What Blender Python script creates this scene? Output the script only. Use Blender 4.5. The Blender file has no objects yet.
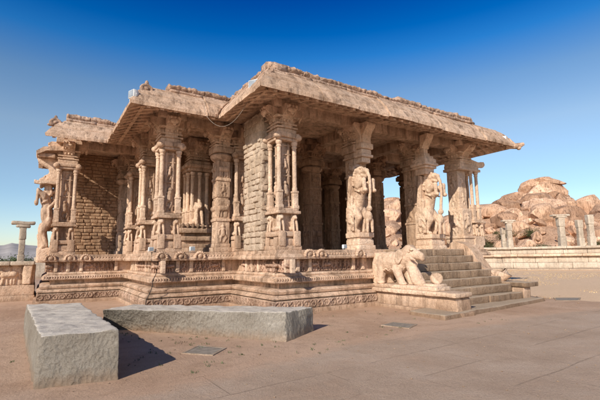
import bpy, bmesh, math, random
from mathutils import Vector, noise, Matrix
R = random.Random(7)
sc = bpy.context.scene
COL = sc.collection
V = Vector

# ------------------------------------------------------------------ materials
def nt(name):
    m = bpy.data.materials.new(name); m.use_nodes = True
    t = m.node_tree; t.nodes.clear()
    o = t.nodes.new('ShaderNodeOutputMaterial'); b = t.nodes.new('ShaderNodeBsdfPrincipled')
    t.links.new(b.outputs[0], o.inputs[0]); b.inputs['Roughness'].default_value = .9
    b.inputs['Specular IOR Level'].default_value = .15
    return m, t, b
def nd(t, typ, **k):
    n = t.nodes.new(typ)
    for a, v in k.items(): setattr(n, a, v)
    return n
def noise_n(t, vec, scale, detail=6, rough=.6, dist=0):
    n = nd(t, 'ShaderNodeTexNoise'); t.links.new(vec, n.inputs['Vector'])
    n.inputs['Scale'].default_value = scale; n.inputs['Detail'].default_value = detail
    n.inputs['Roughness'].default_value = rough; n.inputs['Distortion'].default_value = dist
    return n.outputs['Fac']
def ramp(t, fac, stops):
    r = nd(t, 'ShaderNodeValToRGB'); t.links.new(fac, r.inputs[0]); e = r.color_ramp.elements
    while len(e) < len(stops): e.new(.5)
    for q, (p, c) in zip(e, stops):
        q.position = p; q.color = (*c, 1) if len(c) == 3 else c
    return r.outputs[0]
def mix(t, fac, a, b, mode='MIX'):
    n = nd(t, 'ShaderNodeMix', data_type='RGBA', blend_type=mode)
    for s, v in ((0, fac), (6, a), (7, b)):
        if hasattr(v, 'links') or hasattr(v, 'is_linked'): t.links.new(v, n.inputs[s])
        else: n.inputs[s].default_value = v if s == 0 else (*v, 1)
    return n.outputs[2]
def mth(t, op, a, b=0.):
    n = nd(t, 'ShaderNodeMath', operation=op)
    for s, v in ((0, a), (1, b)):
        if hasattr(v, 'is_linked'): t.links.new(v, n.inputs[s])
        else: n.inputs[s].default_value = v
    return n.outputs[0]
def bump(t, b, h, dist, strength=1., prev=None):
    n = nd(t, 'ShaderNodeBump'); t.links.new(h, n.inputs['Height'])
    n.inputs['Distance'].default_value = dist; n.inputs['Strength'].default_value = strength
    if prev: t.links.new(prev, n.inputs['Normal'])
    t.links.new(n.outputs[0], b.inputs['Normal'])
    return n.outputs[0]
def pos(t):
    return nd(t, 'ShaderNodeNewGeometry').outputs['Position']
def gradz(t):
    s = nd(t, 'ShaderNodeSeparateXYZ'); t.links.new(pos(t), s.inputs[0]); return s.outputs[2]

def stone(name, cols, carve=0., grain=1., stain=.5, white=.35, freq=1., bf=1., top_light=None, bs=1., per=0):
    """weathered stone: three hues, grain, pale wear, dark run-off stains, carved bump"""
    m, t, b = nt(name); p = pos(t)
    c = ramp(t, noise_n(t, p, .9 * freq, 8, .62, .6), [(.28, cols[0]), (.5, cols[1]), (.72, cols[2])])
    # block to block tone
    vo = nd(t, 'ShaderNodeTexVoronoi'); t.links.new(p, vo.inputs['Vector']); vo.inputs['Scale'].default_value = 1.1 * freq
    vv = nd(t, 'ShaderNodeSeparateColor'); t.links.new(vo.outputs['Color'], vv.inputs[0])
    c = mix(t, .42, c, ramp(t, vv.outputs[0], [(0, tuple(x * .6 for x in cols[1])), (.5, cols[1]), (1, (min(1, cols[1][0] * 1.25), min(1, cols[1][1] * 1.3), min(1, cols[1][2] * 1.35)))]))
    c = mix(t, ramp(t, noise_n(t, p, 3.1 * freq, 10, .7), [(.55, (0, 0, 0)), (.75, (white,) * 3)]), c, (.56, .49, .41))
    # vertical run-off stains
    mp = nd(t, 'ShaderNodeMapping'); t.links.new(p, mp.inputs[0]); mp.inputs['Scale'].default_value = (2.2, 2.2, .35)
    c = mix(t, ramp(t, noise_n(t, mp.outputs[0], 1.7, 8, .7), [(.47, (0, 0, 0)), (.68, (min(1, stain * 1.25),) * 3)]), c, tuple(x * .42 for x in cols[0]))
    fine = noise_n(t, p, 34 * bf, 6, .75)
    mid = noise_n(t, p, 8.5 * freq * bf, 8, .7, .3)
    c = mix(t, .6, c, ramp(t, mid, [(.3, (.55, .49, .45)), (.45, (1.0, .98, .96)), (.7, (1.3, 1.3, 1.3))]), 'MULTIPLY')
    ms = nd(t, 'ShaderNodeMapping'); t.links.new(p, ms.inputs[0]); ms.inputs['Scale'].default_value = (5 * bf, 5 * bf, .45 * bf)
    c = mix(t, ramp(t, noise_n(t, ms.outputs[0], 1., 8, .65), [(.57, (0, 0, 0)), (.66, (min(.6, stain * .8),) * 3)]), c, tuple(x * .3 + .02 for x in cols[0]))
    if bf == 1.:   # soil splashed up from the ground
        k_ = mth(t, 'ADD', gradz(t), mth(t, 'MULTIPLY', noise_n(t, p, 4, 6, .7), .35))
        c = mix(t, ramp(t, k_, [(.15, (.6,) * 3), (.5, (0, 0, 0))]), c, (.27, .165, .10))
    if per:
        oi = nd(t, 'ShaderNodeObjectInfo'); c = mix(t, per, c, ramp(t, oi.outputs['Random'], [(0, (.62, .56, .52)), (.5, (1, .97, .93)), (1, (1.3, 1.3, 1.3))]), 'MULTIPLY')
    if top_light:   # upward faces paler: falling light put into the colour
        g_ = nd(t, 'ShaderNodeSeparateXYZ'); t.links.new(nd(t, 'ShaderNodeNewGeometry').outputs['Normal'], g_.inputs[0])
        c = mix(t, ramp(t, g_.outputs[2], [(.55, (0, 0, 0)), (.9, (.8,) * 3)]), c, top_light)
    pt = nd(t, 'ShaderNodeNewGeometry').outputs['Pointiness']     # recess shade put into the colour for crisper carving, pale worn arrises
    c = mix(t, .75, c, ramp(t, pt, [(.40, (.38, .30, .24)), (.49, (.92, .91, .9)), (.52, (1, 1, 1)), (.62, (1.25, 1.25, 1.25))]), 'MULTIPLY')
    c = mix(t, .5 * grain, c, ramp(t, fine, [(.3, (.5, .48, .46)), (.48, (1, 1, 1)), (.72, (1.25, 1.25, 1.25))]), 'MULTIPLY')
    t.links.new(c, b.inputs['Base Color'])
    n = bump(t, b, noise_n(t, p, 6 * bf, 10, .7), .06 / bf, .9 * bs)
    n = bump(t, b, noise_n(t, p, 19 * bf, 6, .65, .4), .035 / bf, .9 * bs, n)
    n = bump(t, b, fine, .012, .9, n)
    if carve:
        v2 = nd(t, 'ShaderNodeTexVoronoi', feature='SMOOTH_F1'); t.links.new(p, v2.inputs['Vector'])
        v2.inputs['Scale'].default_value = 9
        h = mth(t, 'ADD', v2.outputs['Distance'], noise_n(t, p, 11, 4, .5, 1.5))
        n = bump(t, b, h, .05 * carve, 1., n)
    return m
TAN = [(0.420, 0.237, 0.149), (0.630, 0.406, 0.288), (0.735, 0.514, 0.395)]
M = {}
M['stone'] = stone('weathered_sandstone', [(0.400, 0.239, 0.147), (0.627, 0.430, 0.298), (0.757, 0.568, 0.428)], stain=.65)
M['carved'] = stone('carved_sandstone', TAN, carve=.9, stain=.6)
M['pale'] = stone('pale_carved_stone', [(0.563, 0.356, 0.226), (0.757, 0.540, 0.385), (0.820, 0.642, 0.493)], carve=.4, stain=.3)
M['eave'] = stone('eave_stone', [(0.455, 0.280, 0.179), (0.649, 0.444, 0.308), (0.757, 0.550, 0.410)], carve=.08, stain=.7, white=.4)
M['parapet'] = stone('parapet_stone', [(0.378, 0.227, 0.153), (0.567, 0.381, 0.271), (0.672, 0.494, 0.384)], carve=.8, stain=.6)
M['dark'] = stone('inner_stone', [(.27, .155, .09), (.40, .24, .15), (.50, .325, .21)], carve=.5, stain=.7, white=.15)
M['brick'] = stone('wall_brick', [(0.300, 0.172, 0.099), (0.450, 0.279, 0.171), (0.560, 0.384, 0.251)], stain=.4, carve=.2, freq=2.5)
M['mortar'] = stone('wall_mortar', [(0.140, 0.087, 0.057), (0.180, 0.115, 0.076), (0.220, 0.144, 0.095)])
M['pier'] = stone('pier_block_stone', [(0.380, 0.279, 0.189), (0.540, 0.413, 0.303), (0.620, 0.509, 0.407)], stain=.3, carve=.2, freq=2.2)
M['step'] = stone('step_stone', [(0.250, 0.159, 0.099), (0.360, 0.245, 0.161), (0.430, 0.312, 0.218)], stain=.55, white=.25, top_light=(.56, .43, .31))  # treads lightened over darker risers: light put into the colour
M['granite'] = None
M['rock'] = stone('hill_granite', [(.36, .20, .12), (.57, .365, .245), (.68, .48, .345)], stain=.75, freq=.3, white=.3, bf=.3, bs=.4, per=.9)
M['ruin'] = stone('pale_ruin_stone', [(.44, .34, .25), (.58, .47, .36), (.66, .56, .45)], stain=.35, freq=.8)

def granite():
    m, t, b = nt('grey_granite'); p = pos(t)
    c = ramp(t, noise_n(t, p, 1.6, 8, .65), [(.3, (.33, .28, .22)), (.55, (.43, .375, .305)), (.75, (.50, .44, .365))])
    f = noise_n(t, p, 60, 5, .8)
    c = mix(t, .75, c, ramp(t, f, [(.33, (.35, .33, .31)), (.5, (.85, .84, .83)), (.68, (1, 1, 1))]), 'MULTIPLY')
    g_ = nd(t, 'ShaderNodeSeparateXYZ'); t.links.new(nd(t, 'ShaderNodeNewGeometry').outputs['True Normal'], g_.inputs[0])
    c = mix(t, ramp(t, g_.outputs[2], [(.5, (0, 0, 0)), (.9, (.75,) * 3)]), c, mix(t, .5, (.70, .61, .51), ramp(t, f, [(.33, (.28, .24, .2)), (.6, (.78, .69, .58))])))  # top face lightened: sunlit tone put into the granite colour
    k_ = mth(t, 'ADD', gradz(t), mth(t, 'MULTIPLY', noise_n(t, p, 5, 6, .7), .3))
    c = mix(t, ramp(t, k_, [(.14, (.75,) * 3), (.34, (0, 0, 0))]), c, (.36, .235, .15))
    c = mix(t, ramp(t, noise_n(t, p, 2.7, 10, .75), [(.52, (0, 0, 0)), (.66, (.55,) * 3)]), c, (.27, .22, .165))
    t.links.new(c, b.inputs['Base Color'])
    v = nd(t, 'ShaderNodeTexVoronoi'); v.inputs['Scale'].default_value = 15
    mp = nd(t, 'ShaderNodeMapping'); t.links.new(p, mp.inputs[0]); mp.inputs['Rotation'].default_value = (.4, .7, .3); mp.inputs['Scale'].default_value = (1.1, 1.1, .75)
    wn = nd(t, 'ShaderNodeTexNoise'); wn.inputs['Scale'].default_value = 5; t.links.new(mp.outputs[0], wn.inputs['Vector'])
    va = nd(t, 'ShaderNodeVectorMath', operation='MULTIPLY_ADD'); t.links.new(wn.outputs['Color'], va.inputs[0]); va.inputs[1].default_value = (.10, .10, .10); t.links.new(mp.outputs[0], va.inputs[2])
    t.links.new(va.outputs[0], v.inputs['Vector'])
    n = bump(t, b, v.outputs['Distance'], .05, .8)
    st = ramp(t, g_.outputs[2], [(.4, (.9, .9, .9)), (.85, (.05, .05, .05))]); t.links.new(st, n.node.inputs['Strength'])
    n = bump(t, b, noise_n(t, p, 13, 10, .78), .05, .8, n)
    st2 = ramp(t, g_.outputs[2], [(.4, (.9, .9, .9)), (.85, (.12, .12, .12))]); t.links.new(st2, n.node.inputs['Strength'])
    n = bump(t, b, noise_n(t, p, 45, 8, .7), .012, .8, n)
    return m
M['granite'] = granite()

def ground_mat():
    m, t, b = nt('sandy_ground'); p = pos(t)
    c = ramp(t, noise_n(t, p, .35, 8, .65, .5), [(.3, (.45, .28, .18)), (.5, (.545, .36, .245)), (.72, (.62, .425, .30))])
    c = mix(t, ramp(t, noise_n(t, p, 2.3, 8, .7), [(.5, (0, 0, 0)), (.7, (.45,) * 3)]), c, (.33, .205, .13))
    # dry straw-coloured area to the right beyond the steps
    s = nd(t, 'ShaderNodeSeparateXYZ'); t.links.new(p, s.inputs[0])
    k = mth(t, 'ADD', mth(t, 'MULTIPLY', mth(t, 'SUBTRACT', s.outputs[0], 15.5), .35), mth(t, 'MULTIPLY', noise_n(t, p, .5, 6, .6), 1.6))
    c = mix(t, ramp(t, k, [(.75, (0, 0, 0)), (1., (.8,) * 3)]), c, (.80, .56, .36))
    fn = noise_n(t, p, 45, 6, .8)
    c = mix(t, .6, c, ramp(t, fn, [(.3, (.55, .53, .51)), (.48, (1, 1, 1)), (.7, (1.25, 1.25, 1.25))]), 'MULTIPLY')
    t.links.new(c, b.inputs['Base Color'])
    n = bump(t, b, noise_n(t, p, 3.5, 8, .65), .07, .7)
    n = bump(t, b, noise_n(t, p, 30, 8, .75), .025, .9, n)
    return m
M['ground'] = ground_mat()

def paving_mat():
    m, t, b = nt('worn_paving'); p = pos(t)
    at = nd(t, 'ShaderNodeAttribute', attribute_name='edge')
    nz = noise_n(t, p, 1.3, 8, .7, .5)
    c = ramp(t, noise_n(t, p, .8, 8, .65, .3), [(.3, (.41, .285, .20)), (.5, (.475, .34, .245)), (.75, (.55, .41, .31))])
    fn = noise_n(t, p, 50, 6, .8)
    c = mix(t, .65, c, ramp(t, fn, [(.3, (.55, .53, .51)), (.48, (1, 1, 1)), (.7, (1.25, 1.25, 1.25))]), 'MULTIPLY')
    mp = nd(t, 'ShaderNodeMapping'); t.links.new(p, mp.inputs[0]); mp.inputs['Rotation'].default_value = (0, 0, -.04)
    wn = nd(t, 'ShaderNodeTexNoise'); wn.inputs['Scale'].default_value = .7; t.links.new(p, wn.inputs['Vector'])
    va = nd(t, 'ShaderNodeVectorMath', operation='MULTIPLY_ADD'); t.links.new(wn.outputs['Color'], va.inputs[0]); va.inputs[1].default_value = (.12, .12, 0); t.links.new(mp.outputs[0], va.inputs[2])
    br = nd(t, 'ShaderNodeTexBrick'); t.links.new(va.outputs[0], br.inputs['Vector'])
    br.inputs['Scale'].default_value = 1; br.inputs['Mortar Size'].default_value = .010; br.inputs['Mortar Smooth'].default_value = .4
    br.inputs['Brick Width'].default_value = 2.3; br.inputs['Row Height'].default_value = .95; br.offset = .37
    jm = mth(t, 'MULTIPLY', br.outputs['Fac'], ramp(t, noise_n(t, p, .6, 4, .6), [(.43, (0, 0, 0)), (.55, (1, 1, 1))]))
    c = mix(t, mth(t, 'MULTIPLY', jm, .32), c, (.12, .085, .06))
    
    # sand drifted over the rim of the paving
    e = mth(t, 'ADD', at.outputs['Fac'], mth(t, 'MULTIPLY', mth(t, 'SUBTRACT', nz, .5), 1.2))
    sand = ramp(t, e, [(.2, (1, 1, 1)), (.62, (0, 0, 0))])
    c2 = mix(t, .6, ramp(t, noise_n(t, p, .35, 8, .65, .5), [(.3, (.45, .28, .18)), (.5, (.545, .36, .245)), (.72, (.62, .425, .30))]), ramp(t, fn, [(.3, (.55, .53, .51)), (.48, (1, 1, 1)), (.7, (1.25, 1.25, 1.25))]), 'MULTIPLY')
    c = mix(t, sand, c, c2)
    c = mix(t, mth(t, 'MULTIPLY', ramp(t, noise_n(t, p, 1.1, 8, .7), [(.52, (0, 0, 0)), (.7, (1, 1, 1))]), .45), c, c2)
    t.links.new(c, b.inputs['Base Color'])
    n = bump(t, b, mth(t, 'MULTIPLY', jm, -1.), .03, 1.)
    n = bump(t, b, noise_n(t, p, 4, 10, .7), .04, .7, n)
    n = bump(t, b, noise_n(t, p, 30, 8, .75), .02, .8, n)
    return m
M['paving'] = paving_mat()

def plain(name, c, rough=.8, metal=0., var=.25, sc_=4.):
    m, t, b = nt(name); p = pos(t)
    col = ramp(t, noise_n(t, p, sc_, 6, .7), [(.3, tuple(x * (1 - var) for x in c)), (.7, tuple(min(1, x * (1 + var)) for x in c))])
    t.links.new(col, b.inputs['Base Color']); b.inputs['Roughness'].default_value = rough; b.inputs['Metallic'].default_value = metal
    bump(t, b, noise_n(t, p, 40, 4, .6), .004, .5)
    return m
M['white'] = plain('white_enamel', (.72, .72, .70), .45)
M['glass'] = plain('lamp_glass', (.30, .33, .36), .12)
M['black'] = plain('black_rubber', (.02, .02, .02), .5)
M['iron'] = plain('grey_plate', (.27, .225, .18), .8, 0., .35, 9)
M['leaf'] = plain('dry_scrub_leaf', (.095, .09, .038), .8, 0., .5, .9)
M['leafgreen'] = plain('green_leaf', (.085, .11, .045), .8, 0., .5, .9)
M['twig'] = plain('scrub_twig', (.12, .09, .06), .9)
M['straw'] = plain('straw_grass', (.60, .43, .23), .9, 0., .35, 1.5)
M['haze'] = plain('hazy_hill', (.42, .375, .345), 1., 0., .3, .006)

# ------------------------------------------------------------------ object helpers
def children_mat(o, m):
    o.data.materials.append(m)
def obj(name, bm, mat, parent=None, smooth=35, recalc=True):
    if isinstance(bm, bmesh.types.BMesh):
        if recalc: bmesh.ops.recalc_face_normals(bm, faces=bm.faces)
        me = bpy.data.meshes.new(name); bm.to_mesh(me); bm.free()
    else: me = bm
    if not me.materials: me.materials.append(M[mat])
    if smooth is not None:
        me.polygons.foreach_set('use_smooth', [True] * len(me.polygons))
        if smooth < 180: me.set_sharp_from_angle(angle=math.radians(smooth))
    o = bpy.data.objects.new(name, me); COL.objects.link(o)
    if parent: o.parent = parent; o.matrix_parent_inverse = Matrix()
    return o
def tag(o, label=None, cat=None, group=None, kind=None):
    for k, v in (('label', label), ('category', cat), ('group', group), ('kind', kind)):
        if v: o[k] = v
    return o
def thing(name, label, cat, loc=(0, 0, 0), rz=0, group=None):
    o = bpy.data.objects.new(name, None); COL.objects.link(o); o.location = loc; o.rotation_euler = (0, 0, rz)
    o.empty_display_size = .2
    return tag(o, label, cat, group)
def shift_children(t):
    """parts were modelled in world space: express them relative to the empty"""
    return t
def part(name, bm, mat, parent, label=None, smooth=35, recalc=True):
    """bm in world coordinates; root empties carry a location, so subtract it"""
    off = V((0, 0, 0)); q = parent
    while q: off += q.location; q = q.parent
    if isinstance(bm, bmesh.types.BMesh) and off.length > 1e-6: bmesh.ops.translate(bm, verts=bm.verts, vec=-off)
    o = obj(name, bm, mat, parent, smooth, recalc)
    if label: o['label'] = label
    return o
def copy_to(o, parent, loc, rz=0, scale=None, label=None):
    c = o.copy(); COL.objects.link(c); c.parent = parent; c.location = loc; c.rotation_euler = (0, 0, rz)
    if scale: c.scale = scale
    return c

# ------------------------------------------------------------------ shape helpers
def axis_pts(L, r, res):
    if r <= 0: k = max(1, round(L / res)); return [L * i / k for i in range(k + 1)]
    k = max(1, round((L - 2 * r) / res))
    return [0] + [r + (L - 2 * r) * i / k for i in range(k + 1)] + [L]
def rbox(bm, a, b, r=.018, res=.14, amp=.01, freq=2.6, fmap=None):
    """worn stone box between corners a and b: rounded arrises, slightly uneven faces"""
    a = V(a); b = V(b); L = b - a
    r = min(r, min(L) * .35)
    A = [axis_pts(L[i], r, max(res, L[i] / 400)) for i in range(3)]
    n = [len(x) - 1 for x in A]
    vd = {}
    def vert(i, j, k):
        key = (i, j, k)
        if key in vd: return vd[key]
        p = V((A[0][i], A[1][j], A[2][k]))
        q = V([min(max(p[c], r), L[c] - r) for c in range(3)])
        dd = p - q
        if dd.length > 1e-9 and r > 0: p = q + dd.normalized() * r
        if fmap: p = fmap(V((p.x / L.x, p.y / L.y, p.z / L.z)))
        else: p = p + a
        if amp: p = p + noise.noise_vector(p * freq) * amp + noise.noise_vector(p * freq * 3.7) * amp * .35
        vd[key] = bm.verts.new(p); return vd[key]
    for ax in range(3):
        u, w = (ax + 1) % 3, (ax + 2) % 3
        for side in (0, n[ax]):
            for i in range(n[u]):
                for j in range(n[w]):
                    ks = []
                    for di, dj in ((0, 0), (1, 0), (1, 1), (0, 1)):
                        id_ = [0, 0, 0]; id_[ax] = side; id_[u] = i + di; id_[w] = j + dj
                        ks.append(vert(*id_))
                    if side == 0: ks.reverse()
                    bm.faces.new(ks)
def cbox(bm, cx, cy, z0, z1, hx, hy=None, **k):
    hy = hx if hy is None else hy
    rbox(bm, (cx - hx, cy - hy, z0), (cx + hx, cy + hy, z1), **k)
def quadblock(bm, bot, top, z0, z1, **k):
    """block with free lower and upper corner positions (order: front left, front right, back right, back left)"""
    def f(p):
        def bil(q): 
            a = V(q[0]).lerp(V(q[1]), p.x); c = V(q[3]).lerp(V(q[2]), p.x); return a.lerp(c, p.y)
        xy = bil(bot).lerp(bil(top), p.z)
        return V((xy.x, xy.y, z0 + (z1 - z0) * p.z))
    lx = (V(bot[1]) - V(bot[0])).length; ly = (V(bot[3]) - V(bot[0])).length
    rbox(bm, (0, 0, 0), (lx, ly, z1 - z0), fmap=f, **k)
def lathe(bm, cx, cy, prof, n=14, amp=.0, sq=0):
    rings = []
    for r, z in prof:
        ring = []
        for i in range(n):
            a = 2 * math.pi * (i + .5) / n
            p = V((cx + r * math.cos(a), cy + r * math.sin(a), z))
            if amp: p += noise.noise_vector(p * 5) * amp
            ring.append(bm.verts.new(p))
        rings.append(ring)
    for a, b in zip(rings, rings[1:]):
        for i in range(n): bm.faces.new((a[i], a[(i + 1) % n], b[(i + 1) % n], b[i]))
    bm.faces.new(rings[0][::-1]); bm.faces.new(rings[-1])
def tube(bm, pts, r, n=8):
    pts = [V(p) for p in pts]; rings = []
    for i, p in enumerate(pts):
        d = (pts[min(i + 1, len(pts) - 1)] - pts[max(i - 1, 0)]).normalized()
        u = d.orthogonal().normalized() if abs(d.z) > .99 else d.cross(V((0, 0, 1))).normalized()
        w = d.cross(u)
        rr = r[i] if isinstance(r, (list, tuple)) else r
        rings.append([bm.verts.new(p + (u * math.cos(2 * math.pi * k / n) + w * math.sin(2 * math.pi * k / n)) * rr) for k in range(n)])
    for a, b in zip(rings, rings[1:]):
        for i in range(n): bm.faces.new((a[i], a[(i + 1) % n], b[(i + 1) % n], b[i]))
    bm.faces.new(rings[0][::-1]); bm.faces.new(rings[-1])
def ball(bm, c, r, sub=2, amp=0., freq=2.):
    """ellipsoid lump"""
    r = (r, r, r) if not isinstance(r, (tuple, list)) else r
    g = bmesh.ops.create_icosphere(bm, subdivisions=sub, radius=1)
    for v in g['verts']:
        p = V((v.co.x * r[0], v.co.y * r[1], v.co.z * r[2])) + V(c)
        if amp: p += noise.noise_vector(p * freq) * amp
        v.co = p
def extr(bm, prof, origin, out, side, w, res=None, amp=0.):
    """profile (out, z) extruded +-w along side"""
    o = V(origin); out = V(out); side = V(side)
    A = [bm.verts.new(o + out * p[0] + V((0, 0, p[1])) - side * w) for p in prof]
    B = [bm.verts.new(o + out * p[0] + V((0, 0, p[1])) + side * w) for p in prof]
    k = len(prof)
    for i in range(k): bm.faces.new((A[i], A[(i + 1) % k], B[(i + 1) % k], B[i]))
    bm.faces.new(A[::-1]); bm.faces.new(B)
def sweep(bm, path, prof, slab=None, closed=True, gap=.008, jz=0., jo=0., res=.3, amp=.008, rnd=None, freq=2.2, rough=0, k0=0):
    """profile (offset outward, z) run along a plan path of right angles; outward = right hand side"""
    rnd = rnd or R
    legs = list(zip(path, path[1:])); nl = len(legs)
    def dirn(l): return (V((*l[1], 0)) - V((*l[0], 0))).normalized()
    for li, l in enumerate(legs):
        P = V((*l[0], 0)); d = dirn(l); Lh = (V((*l[1], 0)) - P).length; n = V((d.y, -d.x, 0))
        ks = k0 if li == 0 else 0; ke = 0
        if li > 0:
            c = dirn(legs[li - 1]).cross(d).z; ks = -1 if c > 0 else 1      # left turn = convex for right-hand outward
        if li < nl - 1:
            c = d.cross(dirn(legs[li + 1])).z; ke = 1 if c > 0 else -1
        cuts = [0, Lh]
        if slab and Lh > slab * 1.6:
            k = max(2, round(Lh / slab)); cuts = [0] + [Lh * (i + rnd.uniform(-.18, .18)) / k for i in range(1, k)] + [Lh]
            if Lh < 4: cuts = [0, Lh / 2, Lh]
        for ci in range(len(cuts) - 1):
            t0, t1 = cuts[ci], cuts[ci + 1]
            s0 = ks if ci == 0 else 0; s1 = ke if ci == len(cuts) - 2 else 0
            g0 = gap if ci > 0 else 0; g1 = gap if ci < len(cuts) - 2 else 0
            dz = rnd.uniform(-jz, jz); do = rnd.uniform(-jo, jo)
            k = max(1, round((t1 - t0) / res)); rows = []
            for i in range(k + 1):
                f = i / k; row = []
                for o_, z in prof:
                    oo = o_ + do if o_ > .3 else o_
                    a = t0 + g0 + s0 * oo; b = t1 - g1 + s1 * oo
                    p = P + n * oo + d * (a + (b - a) * f) + V((0, 0, z + dz))
                    p += noise.noise_vector(p * freq) * amp
                    if rough:
                        q_ = noise.noise(p * 7); p += noise.noise_vector(p * 6) * rough * .5
                        if oo > .9 and q_ > .12: p -= n * (q_ - .12) * .12     # chipped lip
                    row.append(bm.verts.new(p))
                rows.append(row)
            m = len(prof); rng = range(m) if closed else range(m - 1)
            for a, b in zip(rows, rows[1:]):
                for j in rng: bm.faces.new((a[j], a[(j + 1) % m], b[(j + 1) % m], b[j]))
            if closed: bm.faces.new(rows[0]); bm.faces.new(rows[-1][::-1])
def relief(bm, o, u, v, n, w, h, res, fn):
    o = V(o); u = V(u); v = V(v); n = V(n)
    nu = max(2, round(w / res)); nv = max(2, round(h / res)); g = []
    for j in range(nv + 1):
        row = []
        for i in range(nu + 1):
            s = w * i / nu; t = h * j / nv
            dep = fn(s, t) if 0 < i < nu and 0 < j < nv else 0
            row.append(bm.verts.new(o + u * s + v * t + n * dep))
        g.append(row)
    for j in range(nv):
        for i in range(nu): bm.faces.new((g[j][i], g[j][i + 1], g[j + 1][i + 1], g[j + 1][i]))
def cap2(px, py, c):
    x1, y1, x2, y2, r = c
    dx, dy = x2 - x1, y2 - y1; L = dx * dx + dy * dy
    t = 0 if L == 0 else max(0, min(1, ((px - x1) * dx + (py - y1) * dy) / L))
    d2 = (px - x1 - t * dx) ** 2 + (py - y1 - t * dy) ** 2
    return math.sqrt(1 - d2 / (r * r)) * r if d2 < r * r else 0
def figure_fn(w, h, cell, rnd, depth=1., kind='dance'):
    """row of carved figures: dancers or striding animals"""
    n = max(1, round(w / cell)); cw = w / n; F = []
    for i in range(n):
        x = cw * (i + .5); s = h; L = []
        kd = kind if kind != 'mix' else rnd.choice(['dance', 'dance', 'beast'])
        if kd == 'dance':
            l = rnd.uniform(-.06, .06) * s; a = rnd.choice([-1, 1])
            L += [(x + l, .80 * s, x + l, .80 * s, .095 * s), (x + l * .6, .66 * s, x, .45 * s, .105 * s), (x, .45 * s, x, .40 * s, .11 * s)]
            for q in (-1, 1):
                up = rnd.random() < .5
                ex = x + q * .2 * s; ey = .58 * s
                L += [(x + q * .08 * s, .68 * s, ex, ey, .045 * s), (ex, ey, x + q * rnd.uniform(.12, .3) * s, (.82 if up else .4) * s, .04 * s)]
                kx = x + q * rnd.uniform(.1, .2) * s
                L += [(x + q * .05 * s, .42 * s, kx, .24 * s, .065 * s), (kx, .24 * s, x + q * rnd.uniform(.03, .16) * s, .06 * s, .05 * s)]
        else:
            a = rnd.choice([-1, 1])
            L += [(x - .22 * s, .52 * s, x + .2 * s, .55 * s, .17 * s), (x + a * .25 * s, .6 * s, x + a * .36 * s, .74 * s, .1 * s), (x + a * .36 * s, .74 * s, x + a * .47 * s, .64 * s, .08 * s)]
            for q in (-.22, -.1, .1, .22): L.append((x + q * s, .42 * s, x + (q + rnd.uniform(-.07, .07)) * s, .08 * s, .06 * s))
            L.append((x - a * .36 * s, .55 * s, x - a * .42 * s, .3 * s, .035 * s))
            if rnd.random() < .6: L += [(x, .72 * s, x, .9 * s, .07 * s)]
        F.append(L)
    def fn(px, py):
        i = int(px / cw); m = 0
        for k in (i - 1, i, i + 1):
            if 0 <= k < n:
                for c in F[k]: m = max(m, cap2(px, py, c))
        return m * depth + noise.noise(V((px * 14, py * 14, w))) * .006
    return fn
def scroll_fn(w, h, cell, depth=1.):
    n = max(1, round(w / cell)); cw = w / n
    def fn(px, py):
        i = min(n - 1, int(px / cw)); x = px - cw * (i + .5); y = py - h * .5
        r = math.hypot(x, y) / (h * .5); a = math.atan2(y, x) * (1 if i % 2 else -1)
        m = max(0, math.cos((r * 2.2 - a / math.pi * .5) * math.pi * 1.0)) if r < 1.05 else .25 * abs(math.sin(px * 40))
        return m * .03 * depth * (.6 + .8 * abs(noise.noise(V((px * 1.3, 0, 5))))) + noise.noise(V((px * 12, py * 12, 3))) * .02
    return fn
def blob_mesh(name, prims, voxel=.035, amp=.006, smooth_it=2):
    """one continuous sculpted surface from overlapping lumps and tapering limbs"""
    bm = bmesh.new()
    for p in prims:
        if p[0] == 's':
            ball(bm, p[1], p[2], 2)
        else:
            _, a, b, r1, r2 = p; a = V(a); b = V(b); L = (b - a).length
            k = max(2, int(L / (min(r1, r2) * .45)) + 1)
            for i in range(k + 1):
                f = i / k; ball(bm, a.lerp(b, f), r1 + (r2 - r1) * f, 2)
    me = bpy.data.meshes.new(name + '_raw'); bm.to_mesh(me); bm.free()
    o = bpy.data.objects.new(name + '_raw', me); COL.objects.link(o)
    rm = o.modifiers.new('r', 'REMESH'); rm.mode = 'VOXEL'; rm.voxel_size = voxel
    sm = o.modifiers.new('s', 'SMOOTH'); sm.iterations = smooth_it; sm.factor = .5
    dg = bpy.context.evaluated_depsgraph_get(); ev = o.evaluated_get(dg)
    out = bpy.data.meshes.new_from_object(ev, depsgraph=dg); out.name = name
    bpy.data.objects.remove(o); bpy.data.meshes.remove(me)
    for v in out.vertices: v.co += noise.noise_vector(v.co * 7) * amp
    return out

# ------------------------------------------------------------------ camera, light, sky
F_, YAW, TILT, ROLL, H = 399.5, .5717, .14, .0147, 1.65
d2 = V((math.sin(YAW), math.cos(YAW), 0)); r0 = V((math.cos(YAW), -math.sin(YAW), 0))
fw = d2 * math.cos(TILT) + V((0, 0, math.sin(TILT))); up0 = r0.cross(fw)
rc = r0 * math.cos(ROLL) - up0 * math.sin(ROLL); uc = r0 * math.sin(ROLL) + up0 * math.cos(ROLL)
cam = bpy.data.cameras.new('camera'); co = bpy.data.objects.new('camera', cam); COL.objects.link(co)
mw = Matrix((( rc.x, uc.x, -fw.x, 0), (rc.y, uc.y, -fw.y, 0), (rc.z, uc.z, -fw.z, H), (0, 0, 0, 1)))
co.matrix_world = mw; cam.sensor_width = 36; cam.lens = F_ / 600 * 36; cam.clip_start = .05; cam.clip_end = 20000
sc.camera = co
sun_dir = V((-.872, -.488, .577)).normalized()      # towards the sun
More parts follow.
